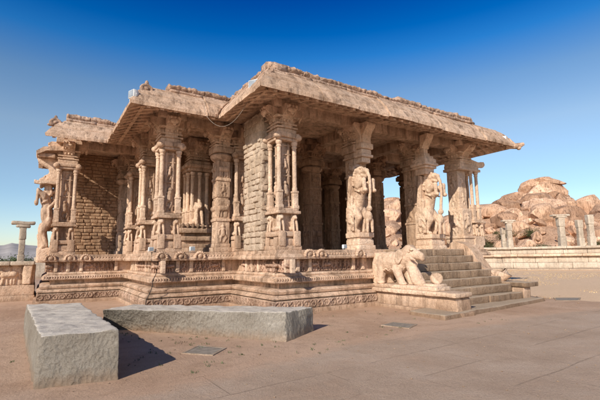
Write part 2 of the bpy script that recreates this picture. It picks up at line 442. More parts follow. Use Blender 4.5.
sl = bpy.data.lights.new('sun', 'SUN'); so = bpy.data.objects.new('sun', sl); COL.objects.link(so)
sl.energy = 5.0; sl.angle = math.radians(.5); sl.color = (1, .93, .81)
so.rotation_euler = sun_dir.to_track_quat('Z', 'Y').to_euler(); so.location = (-20, -12, 20)
w = bpy.data.worlds.new('World'); sc.world = w; w.use_nodes = True; t = w.node_tree; t.nodes.clear()
wo = nd(t, 'ShaderNodeOutputWorld'); bg = nd(t, 'ShaderNodeBackground'); sk = nd(t, 'ShaderNodeTexSky'); sk.sky_type = 'NISHITA'
sk.sun_disc = False; sk.sun_elevation = math.asin(sun_dir.z); sk.sun_rotation = math.atan2(sun_dir.x, sun_dir.y)
sk.altitude = 400; sk.air_density = 1.; sk.dust_density = .6; sk.ozone_density = 4.
def vm(op, a, v):
    n = nd(t, 'ShaderNodeVectorMath', operation=op); t.links.new(a, n.inputs[0])
    n.inputs['Scale'].default_value = v; return n.outputs[0]
STR = .125
gm = nd(t, 'ShaderNodeGamma'); gm.inputs[1].default_value = 1.1; t.links.new(vm('SCALE', sk.outputs[0], STR), gm.inputs[0])
hs = nd(t, 'ShaderNodeHueSaturation'); hs.inputs['Saturation'].default_value = 1.07; hs.inputs['Value'].default_value = 1.12
tc = nd(t, 'ShaderNodeTexCoord'); sx = nd(t, 'ShaderNodeSeparateXYZ'); t.links.new(tc.outputs['Generated'], sx.inputs[0])
tint = ramp(t, sx.outputs[2], [(0, (1.35, 1.2, 1.12)), (.14, (1.4, 1.22, 1.07)), (.285, (1.8, 1.42, 1.1)), (.38, (1.35, 1.28, 1.13)), (.46, (.52, 1.03, 1.3)), (.57, (.06, .43, 1.02)), (.72, (.05, .26, .6)), (1, (.04, .2, .45))])
t.links.new(mix(t, 1., gm.outputs[0], tint, 'MULTIPLY'), hs.inputs['Color']); t.links.new(vm('SCALE', hs.outputs[0], 1 / STR), bg.inputs[0]); t.links.new(bg.outputs[0], wo.inputs[0])
bg.inputs[1].default_value = STR
sc.view_settings.view_transform = 'Standard'; sc.view_settings.look = 'None'; sc.view_settings.exposure = 0
sc.render.engine = 'CYCLES'; sc.cycles.max_bounces = 6; sc.cycles.diffuse_bounces = 3

# ------------------------------------------------------------------ the temple
XA, XB, XC, XR = .11, 2.97, 5.76, 16.3
YA, YB, YC, YN = 18.34, 13.35, 10.3, 24.
FL = 1.85
temple = thing('temple', 'carved sandstone pillared temple hall with stepped plinth and long overhanging eaves', 'temple', (8.5, 15., 0))
path = [(XA, YN), (XA, YA), (XB, YA), (XB, YB), (XC, YB), (XC, YC), (XR, YC), (XR, YN)]
def poly(o, yb=YN):
    return [(XA - o, yb), (XA - o, YA - o), (XB - o, YA - o), (XB - o, YB - o), (XC - o, YB - o), (XC - o, YC - o), (XR + o, YC - o), (XR + o, yb)]
def prism(bm, pts, z0, z1):
    a = [bm.verts.new((*p, z0)) for p in pts]; b = [bm.verts.new((*p, z1)) for p in pts]; k = len(pts)
    bm.faces.new(a); bm.faces.new(b)
    for i in range(k): bm.faces.new((a[i], a[(i + 1) % k], b[(i + 1) % k], b[i]))

# plinth: stacked mouldings, each course runs round the stepped plan
bm = bmesh.new()
sweep(bm, path, [(-.6, -.1), (.31, -.1), (.29, .13), (-.6, .13)], slab=1.4, jo=.0, jz=.006, gap=.004, amp=.012)
sweep(bm, path, [(-.6, .132), (.19, .132), (.185, .385), (-.6, .385)], slab=2.2, gap=.003)
sweep(bm, path, [(-.6, .387), (.05, .387), (.05, .415), (.19, .42), (.20, .45), (.13, .49), (.09, .53), (.03, .535), (.03, .56), (-.6, .56)], slab=1.7, gap=.004, jo=.0)
sweep(bm, path, [(-.6, .562), (.08, .562), (.10, .60), (.115, .64), (.06, .68), (-.02, .70), (-.6, .70)], slab=1.5, gap=.004)
sweep(bm, path, [(-.6, .702), (-.24, .702), (-.24, .86), (-.6, .86)])
plinth = part('plinth', bm, 'stone', temple, smooth=30)
# lower carved band of scrolls
bm = bmesh.new()
def faces_of(o, z):
    """front and left faces of the stepped plan at offset o: (origin, u, normal, length)"""
    return [((XA - o, YN - 1.5, z), (0, -1, 0), (-1, 0, 0), YN - 1.5 - YA + o), ((XA - o, YA - o, z), (1, 0, 0), (0, -1, 0), XB - XA),
            ((XB - o, YA - o, z), (0, -1, 0), (-1, 0, 0), YA - YB), ((XB - o, YB - o, z), (1, 0, 0), (0, -1, 0), XC - XB),
            ((XC - o, YB - o, z), (0, -1, 0), (-1, 0, 0), YB - YC), ((XC - o, YC - o, z), (1, 0, 0), (0, -1, 0), 9.5 - XC + o)]
rr = random.Random(3)
for i, (o, u, n, L) in enumerate(faces_of(.196, .15)):
    if i: relief(bm, V(o) + V(n) * .003, u, (0, 0, 1), n, L, .22, .02, scroll_fn(L, .22, .24, 1.1))
part('scroll_band', bm, 'parapet', plinth, smooth=None)
# kapota with dentils
bm = bmesh.new()
sweep(bm, path, [(-.6, .862), (-.12, .862), (.03, .868), (.06, .905), (.02, .98), (-.1, 1.06), (-.6, 1.06)], slab=1.7, gap=.004, jo=.0, jz=.004)
sweep(bm, path, [(-.6, 1.062), (-.14, 1.062), (-.12, 1.10), (-.16, 1.16), (-.6, 1.16)])
for i, (o, u, n, L) in enumerate(faces_of(.035, .93)):
    if i == 0: continue
    u = V(u); n = V(n); k = int(L / .085)
    for j in range(k):
        c = V(o) + u * (L * (j + .5) / k)
        a = c - u * .024 - n * .05; b_ = c + u * .024 + n * .028 + V((0, 0, .085))
        lo = V([min(a[q], b_[q]) for q in range(3)]); hi = V([max(a[q], b_[q]) for q in range(3)])
        rbox(bm, lo, hi, r=.006, res=.2, amp=.004)
part('dentil_moulding', bm, 'stone', temple)
# frieze: recessed wall, pilasters, carved figures
bm = bmesh.new()
sweep(bm, path, [(-.7, 1.162), (-.27, 1.162), (-.27, 1.58), (-.7, 1.58)])
frieze = part('frieze', bm, 'stone', temple)
for i, (o, u, n, L) in enumerate(faces_of(.27, 1.18)):
    if i == 0: continue
    u = V(u); n = V(n); o = V(o) - n * .54    # back to the recessed face
    x = .3 if i % 2 else .0
    if i % 2 == 0: o = o + u * .0
    L2 = L + (.0 if i % 2 else .27); pat = [.3, .3, .3, 1.5, .34, 1.6, .34, 1.7, .34]; kk = 0
    while x < L2 - .2:
        wd = min(pat[kk % len(pat)] * rr.uniform(.9, 1.1), L2 - x - .1); kk += 1
        if wd < .15: break
        bm = bmesh.new(); relief(bm, o + u * x + n * .004, u, (0, 0, 1), n, wd, .385, .012, figure_fn(wd, .385, .17 if wd > .6 else .3, rr, 2.1, 'mix'))
        part('relief_panel', bm, 'carved', frieze, smooth=None)
        a_ = o + u * (x + wd + .01) - n * .05; b_ = o + u * (x + wd + .13) + n * rr.uniform(.08, .13) + V((0, 0, .39))
        bp = bmesh.new(); rbox(bp, [min(a_[q], b_[q]) for q in range(3)], [max(a_[q], b_[q]) for q in range(3)], r=.012, res=.1, amp=.008); part('pilaster', bp, 'pale', frieze)
        x += wd + .14
# cornice of the plinth with carved arches
bm = bmesh.new()
sweep(bm, path, [(-.7, 1.582), (-.2, 1.582), (.06, 1.575), (.08, 1.63), (.03, 1.72), (-.02, 1.74), (-.02, 1.846), (-.7, 1.846)], slab=1.6, gap=.006, jz=.006, jo=.01, amp=.012)
for (x, y, a) in [(.3, YA, 0), (.95, YA, 0), (1.5, YA, 0), (3.25, YB, 0), (3.85, YB, 0), (4.5, YB, 0), (6.9, YC, 0), (7.35, YC, 0), (8.95, YC, 0)]:
    c = V((x, y - .07, 1.73)) if not a else V((x - .07, y, 1.73))
    for q in range(9):
        an = math.pi * q / 8; ball(bm, c + V((.16 * math.cos(an), 0, -.06 + .16 * math.sin(an))), (.05, .07, .05), 2, .015, 6)
    ball(bm, c + V((0, .01, -.01)), (.1, .07, .1), 2, .02, 6)
for i, (o, u, n, L) in enumerate(faces_of(.045, 1.69)):
    if i == 0: continue
    u = V(u); n = V(n); k = int(L / .11)
    for j in range(k):
        if (j // 9) % 3 == 0: continue
        c = V(o) + u * (L * (j + .5) / k); a = c - u * .03 - n * .05; b_ = c + u * .03 + n * .012 + V((0, 0, .06))
        rbox(bm, [min(a[q], b_[q]) for q in range(3)], [max(a[q], b_[q]) for q in range(3)], r=.008, res=.2, amp=.004)
part('plinth_cornice', bm, 'stone', temple)
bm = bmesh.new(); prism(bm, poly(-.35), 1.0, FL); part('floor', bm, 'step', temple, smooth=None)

# eaves: sloping slabs with ribbed soffit
EV = [(-.25, 6.62), (.2, 6.60), (.55, 6.50), (.85, 6.375), (1.0, 6.285), (1.055, 6.275), (1.07, 6.38), (1.02, 6.45), (.93, 6.60), (.86, 6.70), (.80, 6.735), (.79, 6.79), (.70, 6.90), (.60, 7.0), (.50, 7.07), (.46, 7.13), (-.25, 7.14)]
epath = [(XA + .78, YA), (XB, YA), (XB, YB), (XC, YB), (XC, YC), (XR, YC), (XR, 21.5)]
bm = bmesh.new()
sweep(bm, epath, EV, slab=1.35, gap=.014, jz=.022, jo=.03, res=.12, amp=.007, rnd=random.Random(11), rough=.004, k0=-1)
def ribs(bm, P, u, n, L, skip=.9):
    P = V(P); u = V(u); n = V(n); k = int(L / .36)
    for j in range(k):
        s = (j + .5) * L / k
        if s < 0: continue
        c = P + u * s
        a0 = [c - u * .055 + n * o + V((0, 0, z)) for o, z in ((.1, 6.63), (.1, 6.53), (.55, 6.43), (.96, 6.245), (.98, 6.30), (.85, 6.42), (.55, 6.55))]
        a1 = [p + u * .11 for p in a0]
        A = [bm.verts.new(p) for p in a0]; B = [bm.verts.new(p) for p in a1]; q = len(A)
        for i in range(q): bm.faces.new((A[i], A[(i + 1) % q], B[(i + 1) % q], B[i]))
        bm.faces.new(A[::-1]); bm.faces.new(B)
for (P, u, n, L) in [((XA - .2, YA, 0), (1, 0, 0), (0, -1, 0), 2.0), ((XB, YA - 1.1, 0), (0, -1, 0), (-1, 0, 0), 4.6), ((XB - .7, YB, 0), (1, 0, 0), (0, -1, 0), 2.5),
                     ((XC, YB - 1.1, 0), (0, -1, 0), (-1, 0, 0), 2.7), ((XC - .7, YC, 0), (1, 0, 0), (0, -1, 0), 11.9), ((XR, YC - .7, 0), (0, 1, 0), (1, 0, 0), 9)]:
    ribs(bm, P, u, n, L)
# flat purlin strip under the soffit
sweep(bm, [(XA + .2, YA)] + epath[1:], [(.50, 6.43), (.62, 6.40), (.62, 6.52), (.50, 6.55)], res=.5)
eave = part('eave', bm, 'eave', temple, smooth=28)
bm = bmesh.new()
for j in range(3):
    y = 18.5 + j * .95; q = R.uniform(-.05, .05)
    extr(bm, [(-.3, 6.22 + q), (-.3, 6.05 + q), (.3, 5.98 + q), (.62 - .1 * j, 5.80 + q), (.66 - .1 * j, 5.92 + q), (.4, 6.12 + q)], (XA + .1, y + .46, 0), (-1, 0, 0), (0, 1, 0), .455)
for v in bm.verts: v.co += noise.noise_vector(v.co * 2) * .04
for j in range(7): rbox(bm, (XA - .48, 18.6 + j * .4, 5.74), (XA + .1, 18.72 + j * .4, 5.9), amp=.01)
part('broken_eave', bm, 'eave', temple, 'broken end of the left eave, lower than the rest')
# roof slab and parapet
bm = bmesh.new(); prism(bm, poly(-.22), 6.66, 7.115); prism(bm, [(XA+.3,YN+.1),(XA+.3,YN-.2),(XR-.3,YN-.2),(XR-.3,YN+.1)], FL, 6.6)
part('roof', bm, 'stone', temple, smooth=None)
def parapet(pth, seed, zt):
    bm = bmesh.new(); rn = random.Random(seed)
    sweep(bm, pth, [(-.1, 7.10), (.40, 7.12), (.46, 7.17), (.42, 7.24), (.36, 7.26), (-.1, 7.27)], slab=1.3, jz=.03, jo=.02, amp=.03, freq=3, res=.12)
    legs = list(zip(pth, pth[1:]))
    for li, (a, b) in enumerate(legs):
        P = V((*a, 0)); d = V((*b, 0)) - P; L = d.length; d.normalize(); n = V((d.y, -d.x, 0)); s0 = 0
        if li < len(legs) - 1: L += .36
        if li > 0: P = P - d * .36; L += .36
        while s0 < L - .05:
            lumps = []; xq = 0
            while xq < 1.8: wq = rn.choice([.09, .13, .2, .28]) * rn.uniform(.8, 1.2); lumps.append((xq + wq * .5, wq, rn.uniform(.15, .9), rn.uniform(.35, .75))); xq += wq
            ln = min(rn.uniform(.8, 1.7), L - s0); zz = 7.255 + rn.uniform(-.015, .015); ht = (.27 + rn.uniform(-.05, .04)) * zt; st = .05
            nu = max(3, int(ln / .035)); prof = [(-.25, 0), (-.25, 1), (.05, 1.02), (.2, .95), (.30, .72), (.34, .45), (.31, .2), (.27, 0)]; rows = []
            sub = [(prof[k][0] + (prof[k + 1][0] - prof[k][0]) * f / 3, prof[k][1] + (prof[k + 1][1] - prof[k][1]) * f / 3) for k in range(2, 7) for f in range(3)]
            sub = prof[:2] + sub + [prof[-1]]
            for i in range(nu + 1):
                x = s0 + .006 + (ln - .012) * i / nu; row = []
                for (o_, f) in sub:
                    sc1 = noise.noise(V((x * 1.3, 0, seed))) * .06 + noise.noise(V((x * 4.2, 0, seed))) * .035
                    p = P + d * x + n * o_ + V((0, 0, zz + f * (ht + sc1)))
                    if o_ > 0 and f > .05:
                        xl = x - s0; cl, wq, hq, fq = min(lumps, key=lambda q: abs(q[0] - xl)); r = math.hypot((xl - cl) / wq, (f - fq) * .8)
                        p += (n * .8 + V((0, 0, .5))) * (.06 * hq * max(0, 1 - (r / .5) ** 2) + .035 * noise.noise(p * 9) + .03 * noise.noise(p * 21))
                    p += noise.noise_vector(p * 3) * .025
                    row.append(bm.verts.new(p))
                rows.append(row)
            m_ = len(sub)
            for r1, r2 in zip(rows, rows[1:]):
                for j in range(m_): bm.faces.new((r1[j], r1[(j + 1) % m_], r2[(j + 1) % m_], r2[j]))
            bm.faces.new(rows[0]); bm.faces.new(rows[-1][::-1]); s0 += ln
    return part('parapet', bm, 'parapet', temple, smooth=180)
parapet([(XC, 13.0), (XC, YC), (15.35, YC)], 1, .95)
parapet([(XB + .28, YB), (XC - .3, YB)], 2, .9)
parapet([(XA + .38, YA), (XB - .3, YA)], 4, .9)
def ornament(loc, rz, s=1.):
    P = []
    for i in range(13):
        a = math.radians(-50 + 280 * i / 12); P.append(('s', (.2 * math.cos(a), 0, .24 + .2 * math.sin(a)), (.075, .09, .075)))
    P += [('s', (0, -.03, .24), (.10, .1, .11)), ('s', (0, .0, .55), (.08, .08, .14)), ('s', (-.2, 0, .05), (.14, .1, .1)), ('s', (.2, 0, .05), (.14, .1, .1)), ('s', (0, .06, .15), (.24, .1, .22))]
    me = blob_mesh('corner_ornament', P, .03, .012)
    o = obj('corner_ornament', me, 'parapet', eave, 180); o.location = V(loc) - temple.location; o.rotation_euler = (0, 0, rz); o.scale = (s * 1.15, s * .8, s * .9)
    return o
o1 = ornament((XB - .50, YB - .62, 6.82), .2, .72)
c = copy_to(o1, eave, V((XA + .02, YA - .62, 6.80)) - temple.location, .1, (.83, .6, .65))
c = copy_to(o1, eave, V((XC - .40, YC - .60, 6.78)) - temple.location, .3, (.7, .5, .5))

# ------------------------------------------------------------------ pillars
LION = blob_mesh('lion_carving', [('c', (0, .05, .06), (0, .02, .36), .1, .09), ('s', (0, -.05, .45), (.1, .11, .1)), ('s', (0, -.14, .42), (.06, .06, .05)), ('s', (0, .0, .42), (.12, .09, .13)),
    ('c', (-.06, -.09, .33), (-.07, -.13, .03), .04, .04), ('c', (.06, -.09, .33), (.07, -.13, .03), .04, .04), ('s', (-.07, .05, .09), (.08, .12, .08)), ('s', (.07, .05, .09), (.08, .12, .08)), ('s', (-.07, .0, .54), .03), ('s', (.07, .0, .54), .03)], .022, .008)
LION.materials.append(M['pale'])
bm = bmesh.new()
rbox(bm, (-.105, -.105, 0), (.105, .105, .10), r=.012, res=.1, amp=.006); rbox(bm, (-.085, -.085, .1), (.085, .085, .5), r=.012, res=.1, amp=.008); rbox(bm, (-.1, -.1, .5), (.1, .1, .57), r=.012, res=.1, amp=.006)
lathe(bm, 0, 0, [(.085, .57), (.085, .66), (.072, .69), (.07, 1.5), (.066, 1.95), (.085, 1.97), (.085, 2.0), (.066, 2.02), (.09, 2.06), (.105, 2.1), (.1, 2.16)], 14, .004)
bmesh.ops.recalc_face_normals(bm, faces=bm.faces)
COLM = bpy.data.meshes.new('colonette'); bm.to_mesh(COLM); bm.free(); COLM.materials.append(M['pale'])
COLM.polygons.foreach_set('use_smooth', [True] * len(COLM.polygons)); COLM.set_sharp_from_angle(angle=math.radians(35))
def inst(name, me, parent, loc, rz=0, scale=None, label=None):
    o = bpy.data.objects.new(name, me); COL.objects.link(o); o.parent = parent; o.rotation_euler = (0, 0, rz)
    off = V((0, 0, 0)); q = parent
    while q: off += q.location; q = q.parent
    o.location = V(loc) - off
    if scale: o.scale = scale
    if label: o['label'] = label
    return o
CB = [(0, 5.70), (.33, 5.70), (.37, 5.74), (.36, 5.84), (.37, 5.94), (.42, 6.04), (.52, 6.14), (.64, 6.22), (.73, 6.28), (.76, 6.36), (.73, 6.42), (.66, 6.45), (0, 6.45)]
def corbels(bm, cx, cy, s=1., w=.2, dirs='NSEW', z=0.):
    D = {'S': (0, -1, 0), 'N': (0, 1, 0), 'E': (1, 0, 0), 'W': (-1, 0, 0)}
    for q in dirs:
        o = V(D[q]); sd = V((-o.y, o.x, 0))
        pr = [(a * s, zz + z) for a, zz in CB]
        extr(bm, pr, (cx, cy, 0), o, sd, w + (.006 if q in 'NS' else 0))
        c = V((cx, cy, 6.30 + z)) + o * .72 * s
        ball(bm, c + V((0, 0, -.06)), (.09 * s if abs(o.x) else w * .8, .09 * s if abs(o.y) else w * .8, .1), 2, .015, 5)
        ball(bm, c + V((0, 0, -.16)), (.05, .05, .06), 2, .01)
    cbox(bm, cx, cy, 6.40 + z, 6.62 + z, .5 * s, amp=.012)
    for z0, z1, e in ((5.72, 5.78, .42), (5.84, 5.9, .40), (6.06, 6.12, .47)): cbox(bm, cx, cy, z0 + z, z1 + z, e * s, r=.02, amp=.01, res=.12)
    for q in dirs:
        o = V(D[q]); sd = V((-o.y, o.x, 0))
        for e in (-.6, 0, .6):
            for zz, oo in ((5.97, .40), (6.17, .56), (6.36, .77)): ball(bm, V((cx, cy, zz + z)) + o * oo * s + sd * w * e, (.045, .045, .05), 2, .01)
def panel_faces(bm, cx, cy, hx, hy, z0, z1, rnd, kind='dance', d=.7):
    for (o, u, n, wd) in (((cx - hx, cy - hy - .002, z0), (1, 0, 0), (0, -1, 0), 2 * hx), ((cx - hx - .002, cy + hy, z0), (0, -1, 0), (-1, 0, 0), 2 * hy)):
        o = V(o) + V(u) * .05; relief(bm, o + V((0, 0, .03)), u, (0, 0, 1), n, wd - .1, z1 - z0 - .06, .022, figure_fn(wd - .1, z1 - z0 - .06, 9, rnd, d, kind))
def comp_pillar(cx, cy, h, cols, seed, mat='stone', lions=((-1, -1), (1, -1), (-1, 1)), dirs='NSEW', label=None):
    rn = random.Random(seed); bm = bmesh.new()
    k = dict(amp=.014, res=.1)
    cbox(bm, cx, cy, FL - .01, 1.98, h + .07, **k); cbox(bm, cx, cy, 1.98, 2.2, h + .02, r=.03, **k); cbox(bm, cx, cy, 2.2, 2.26, h - .05, **k)
    cbox(bm, cx, cy, 2.26, 2.42, h + .05, r=.04, **k); cbox(bm, cx, cy, 2.42, 2.98, h * .6, **k)
    cbox(bm, cx, cy, 2.97, 3.06, h + .06, **k); cbox(bm, cx, cy, 3.06, 3.15, h + .01, **k)
    # core shaft with hanging bosses
    cbox(bm, cx, cy, 3.15, 5.32, h * .44, **k)
    for z in (3.2, 3.4, 4.2, 4.9, 5.2): cbox(bm, cx, cy, z - .02, z + .025, h * .44 + .04, r=.01, amp=.008, res=.12)
    for q in (-1, 1):
        for e in (-.22, .22):
            rbox(bm, (cx + q * h * .44 - .03, cy + e * h * 1.4 - .035, 3.2), (cx + q * h * .44 + .045, cy + e * h * 1.4 + .035, 5.25), r=.012, res=.2, amp=.008)
            rbox(bm, (cx + e * h * 1.4 - .035, cy + q * h * .44 - .045, 3.2), (cx + e * h * 1.4 + .035, cy + q * h * .44 + .03, 5.25), r=.012, res=.2, amp=.008)
    for q in (-.74, .74):      # corner projections of the foot
        for e in (-1, 1):
            rbox(bm, (cx + q * h - .12, cy + e * (h + .05) - .05, 1.96), (cx + q * h + .12, cy + e * (h + .035) + .03, 2.435), r=.025, res=.2, amp=.008)
            rbox(bm, (cx + e * (h + .035) - .03, cy + q * h - .12, 1.96), (cx + e * (h + .035) + .03, cy + q * h + .12, 2.24), r=.015, res=.2, amp=.008)
    for z0, z1 in ((3.25, 4.16), (4.24, 4.86)): panel_faces(bm, cx, cy, h * .44 + .006, h * .44 + .006, z0, z1, rn, d=1.5)
    cbox(bm, cx, cy, 5.31, 5.40, h + .02, r=.03, **k); cbox(bm, cx, cy, 5.40, 5.58, h + .07, r=.05, **k); cbox(bm, cx, cy, 5.58, 5.71, h - .02, r=.03, **k)
    p = part('pillar', bm, mat, temple, label)
    for (dx, dy) in cols:
        inst('colonette', COLM, p, (cx + dx * (h - .08), cy + dy * (h - .08), 3.14))
    for (dx, dy) in lions:
        inst('lion_carving', LION, p, (cx + dx * (h - .12), cy + dy * (h - .12), 2.415), 0 if dy < 0 else -math.pi / 2)
    bm = bmesh.new(); corbels(bm, cx, cy, max(.92, h / .42), .2, dirs)
    for dx in (-1, 1):
        for dy in (-1, 1): ball(bm, (cx + dx * (h + .01), cy + dy * (h + .01), 5.44), (.13, .13, .11), 2, .01)
    part('capital', bm, mat, p)
    return p
C4 = ((-1, -1), (1, -1), (-1, 1), (1, 1))
comp_pillar(6.38, 10.95, .365, C4, 1, label='clustered pillar at the front left corner with slender colonettes')
comp_pillar(3.5, 13.85, .36, C4, 2); comp_pillar(.68, 18.95, .38, C4, 3)
comp_pillar(3.5, 16.7, .36, C4, 4); comp_pillar(3.5, 19.4, .36, C4, 6, mat='stone'); comp_pillar(6.22, 13.9, .34, C4, 8)

def square_pillar(cx, cy, h, seed, mat='dark', dirs='NSEW', cap=True):
    rn = random.Random(seed); bm = bmesh.new(); k = dict(amp=.012, res=.14)
    z = FL; cbox(bm, cx, cy, z - .01, z + .16, h + .08, **k); cbox(bm, cx, cy, z + .16, z + .3, h + .03, **k)
    tiers = [(2.15, 2.95, 0), (2.95, 3.06, .035), (3.06, 3.75, 0), (3.75, 3.84, -.03), (3.84, 4.45, 0), (4.45, 4.56, .03), (4.56, 5.2, 0)]
    for a, b, e in tiers:
        cbox(bm, cx, cy, a, b, h + e, **k)
        if b - a > .5: panel_faces(bm, cx, cy, h, h, a, b, rn, rn.choice(['dance', 'beast']), .8)
    lathe(bm, cx, cy, [(h + .02, 5.2), (h + .14, 5.3), (h + .18, 5.4), (h + .1, 5.48), (h + .05, 5.5)], 16, .006)
    cbox(bm, cx, cy, 5.5, 5.71, h + .12, **k)
    p = part('pillar', bm, mat, temple)
    if cap: bm = bmesh.new(); corbels(bm, cx, cy, .9, .2, dirs); part('capital', bm, mat, p)
    return p
square_pillar(5.5, 14.0, .25, 21, 'stone'); square_pillar(3.3, 20.9, .3, 22, 'stone')
for i, (x, y) in enumerate([(9.7, 14.1), (13.2, 17.3), (13.7, 14.4), (16.0, 14.4), (11.3, 19.5), (16.3, 17.4), (9.6, 17.4), (6.6, 17.2), (8.2, 20)]):
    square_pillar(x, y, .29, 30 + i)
# inner pillar raised on a moulded pedestal
bm = bmesh.new(); x, y = 5.35, 16.4
for a, b, h in [(FL, 2.05, .95), (2.05, 2.2, .85), (2.2, 2.32, .72), (2.32, 2.5, .82), (2.5, 2.62, .70), (2.62, 2.82, .92), (2.82, 2.95, .8)]: cbox(bm, x, y, a - .003, b, h, r=.04, amp=.012)
for i in range(9):
    for s in (-1, 1): ball(bm, (x - .8 + i * .2, y - .9, 2.9), (.07, .06, .1), 2, .01); 
    ball(bm, (x - .9, y - .8 + i * .2, 2.9), (.06, .07, .1), 2, .01)
pp = part('pillar', bm, 'stone', temple, 'inner pillar on a wide moulded pedestal')
bm = bmesh.new(); cbox(bm, x, y, 2.95, 5.2, .3, amp=.014); panel_faces(bm, x, y, .3, .3, 3.0, 4.0, random.Random(9), d=.9)
for z, h in [(5.2, .5), (5.33, .62), (5.5, .45)]: cbox(bm, x, y, z, z + .16, h, r=.05)
part('shaft', bm, 'stone', pp)
for dx in (-.3, 0, .3): inst('colonette', COLM, pp, (x + dx, y - .4, 3.0))
for dy in (-.1, .3): inst('colonette', COLM, pp, (x - .4, y + dy, 3.0))
bm = bmesh.new(); corbels(bm, x, y, 1., .24); part('capital', bm, 'stone', pp)
inst('lion_carving', LION, pp, (x - .1, y - .55, 2.95), 0, (1.7, 1.7, 1.7))

# rearing beasts carved on buttress blocks
YAL = [('s', (0, .10, .82), (.25, .26, .3)), ('c', (0, .08, .9), (0, -.08, 1.42), .23, .22), ('s', (0, -.2, 1.52), (.24, .22, .25)), ('c', (0, -.1, 1.62), (0, -.02, 2.0), .21, .17),
       ('s', (0, -.12, 2.1), (.17, .22, .17)), ('c', (0, -.22, 2.10), (0, -.44, 2.04), .12, .1), ('c', (0, -.24, 1.96), (0, -.40, 1.88), .08, .07), ('s', (0, .04, 2.27), (.12, .17, .1)), ('s', (-.15, .03, 2.2), (.05, .08, .1)), ('s', (.15, .03, 2.2), (.05, .08, .1)),
       ('s', (-.11, -.27, 2.17), (.05, .05, .05)), ('s', (.11, -.27, 2.17), (.05, .05, .05)),
       ('c', (0, -.44, 2.04), (.0, -.56, 1.85), .07, .055), ('c', (0, -.56, 1.85), (0, -.58, 1.4), .055, .05), ('c', (0, -.58, 1.4), (0, -.5, .8), .05, .06),
       ('s', (0, -.44, .52), (.15, .15, .2)), ('s', (0, -.5, .78), (.1, .11, .1)), ('c', (-.1, -.5, .4), (-.12, -.5, .04), .06, .05), ('c', (.1, -.5, .4), (.12, -.5, .04), .06, .05), ('c', (-.08, -.36, .4), (-.1, -.3, .04), .06, .05), ('c', (.08, -.36, .4), (.1, -.3, .04), .06, .05),
       ('c', (0, .26, 1.4), (0, .26, 1.78), .14, .11), ('s', (0, .22, 1.95), .1), ('s', (0, .27, 2.02), (.11, .1, .08)), ('c', (-.12, .24, 1.74), (-.2, .02, 1.62), .05, .045), ('c', (.12, .24, 1.74), (.2, .02, 1.62), .05, .045),
       ('c', (-.17, .26, 1.38), (-.27, .02, 1.2), .085, .06), ('c', (.17, .26, 1.38), (.27, .02, 1.2), .085, .06), ('c', (-.27, .02, 1.2), (-.27, .06, .92), .06, .05), ('c', (.27, .02, 1.2), (.27, .06, .92), .06, .05)]
for s in (-1, 1):
    YAL += [('c', (.16 * s, .08, .82), (.2 * s, -.2, .52), .19, .13), ('c', (.2 * s, -.2, .52), (.2 * s, .04, .12), .115, .08), ('c', (.2 * s, .04, .1), (.2 * s, -.16, .05), .075, .07),
            ('c', (.18 * s, -.22, 1.56), (.21 * s, -.5, 1.72), .12, .09), ('c', (.21 * s, -.5, 1.72), (.21 * s, -.52, 1.42), .085, .06), ('s', (.21 * s, -.55, 1.38), (.08, .1, .07))]
    for i in range(7): YAL.append(('s', (.17 * s, .1 - .03 * i + .02 * (i % 2), 1.62 + .085 * i), (.06, .07, .055)))
    for i in range(5): YAL.append(('s', (.23 * s, -.28 + .05 * i, 1.36 + .02 * i), (.035, .035, .035)))
YALM = blob_mesh('rearing_beast', YAL, .018, .007, 0); YALM.materials.append(M['pale'])
YALM.polygons.foreach_set('use_smooth', [True] * len(YALM.polygons))
YAL2 = [p for p in YAL if not (p[1][1] < -.43 and abs(p[1][0]) < .15)] + [('s', (0, -.1, 1.1), (.26, .24, .4)), ('c', (0, -.2, .6), (0, -.1, .05), .2, .24)]
YALM2 = blob_mesh('rearing_beast', YAL2, .022, .015, 2); YALM2.materials.append(M['stone'])
YALM2.polygons.foreach_set('use_smooth', [True] * len(YALM2.polygons))
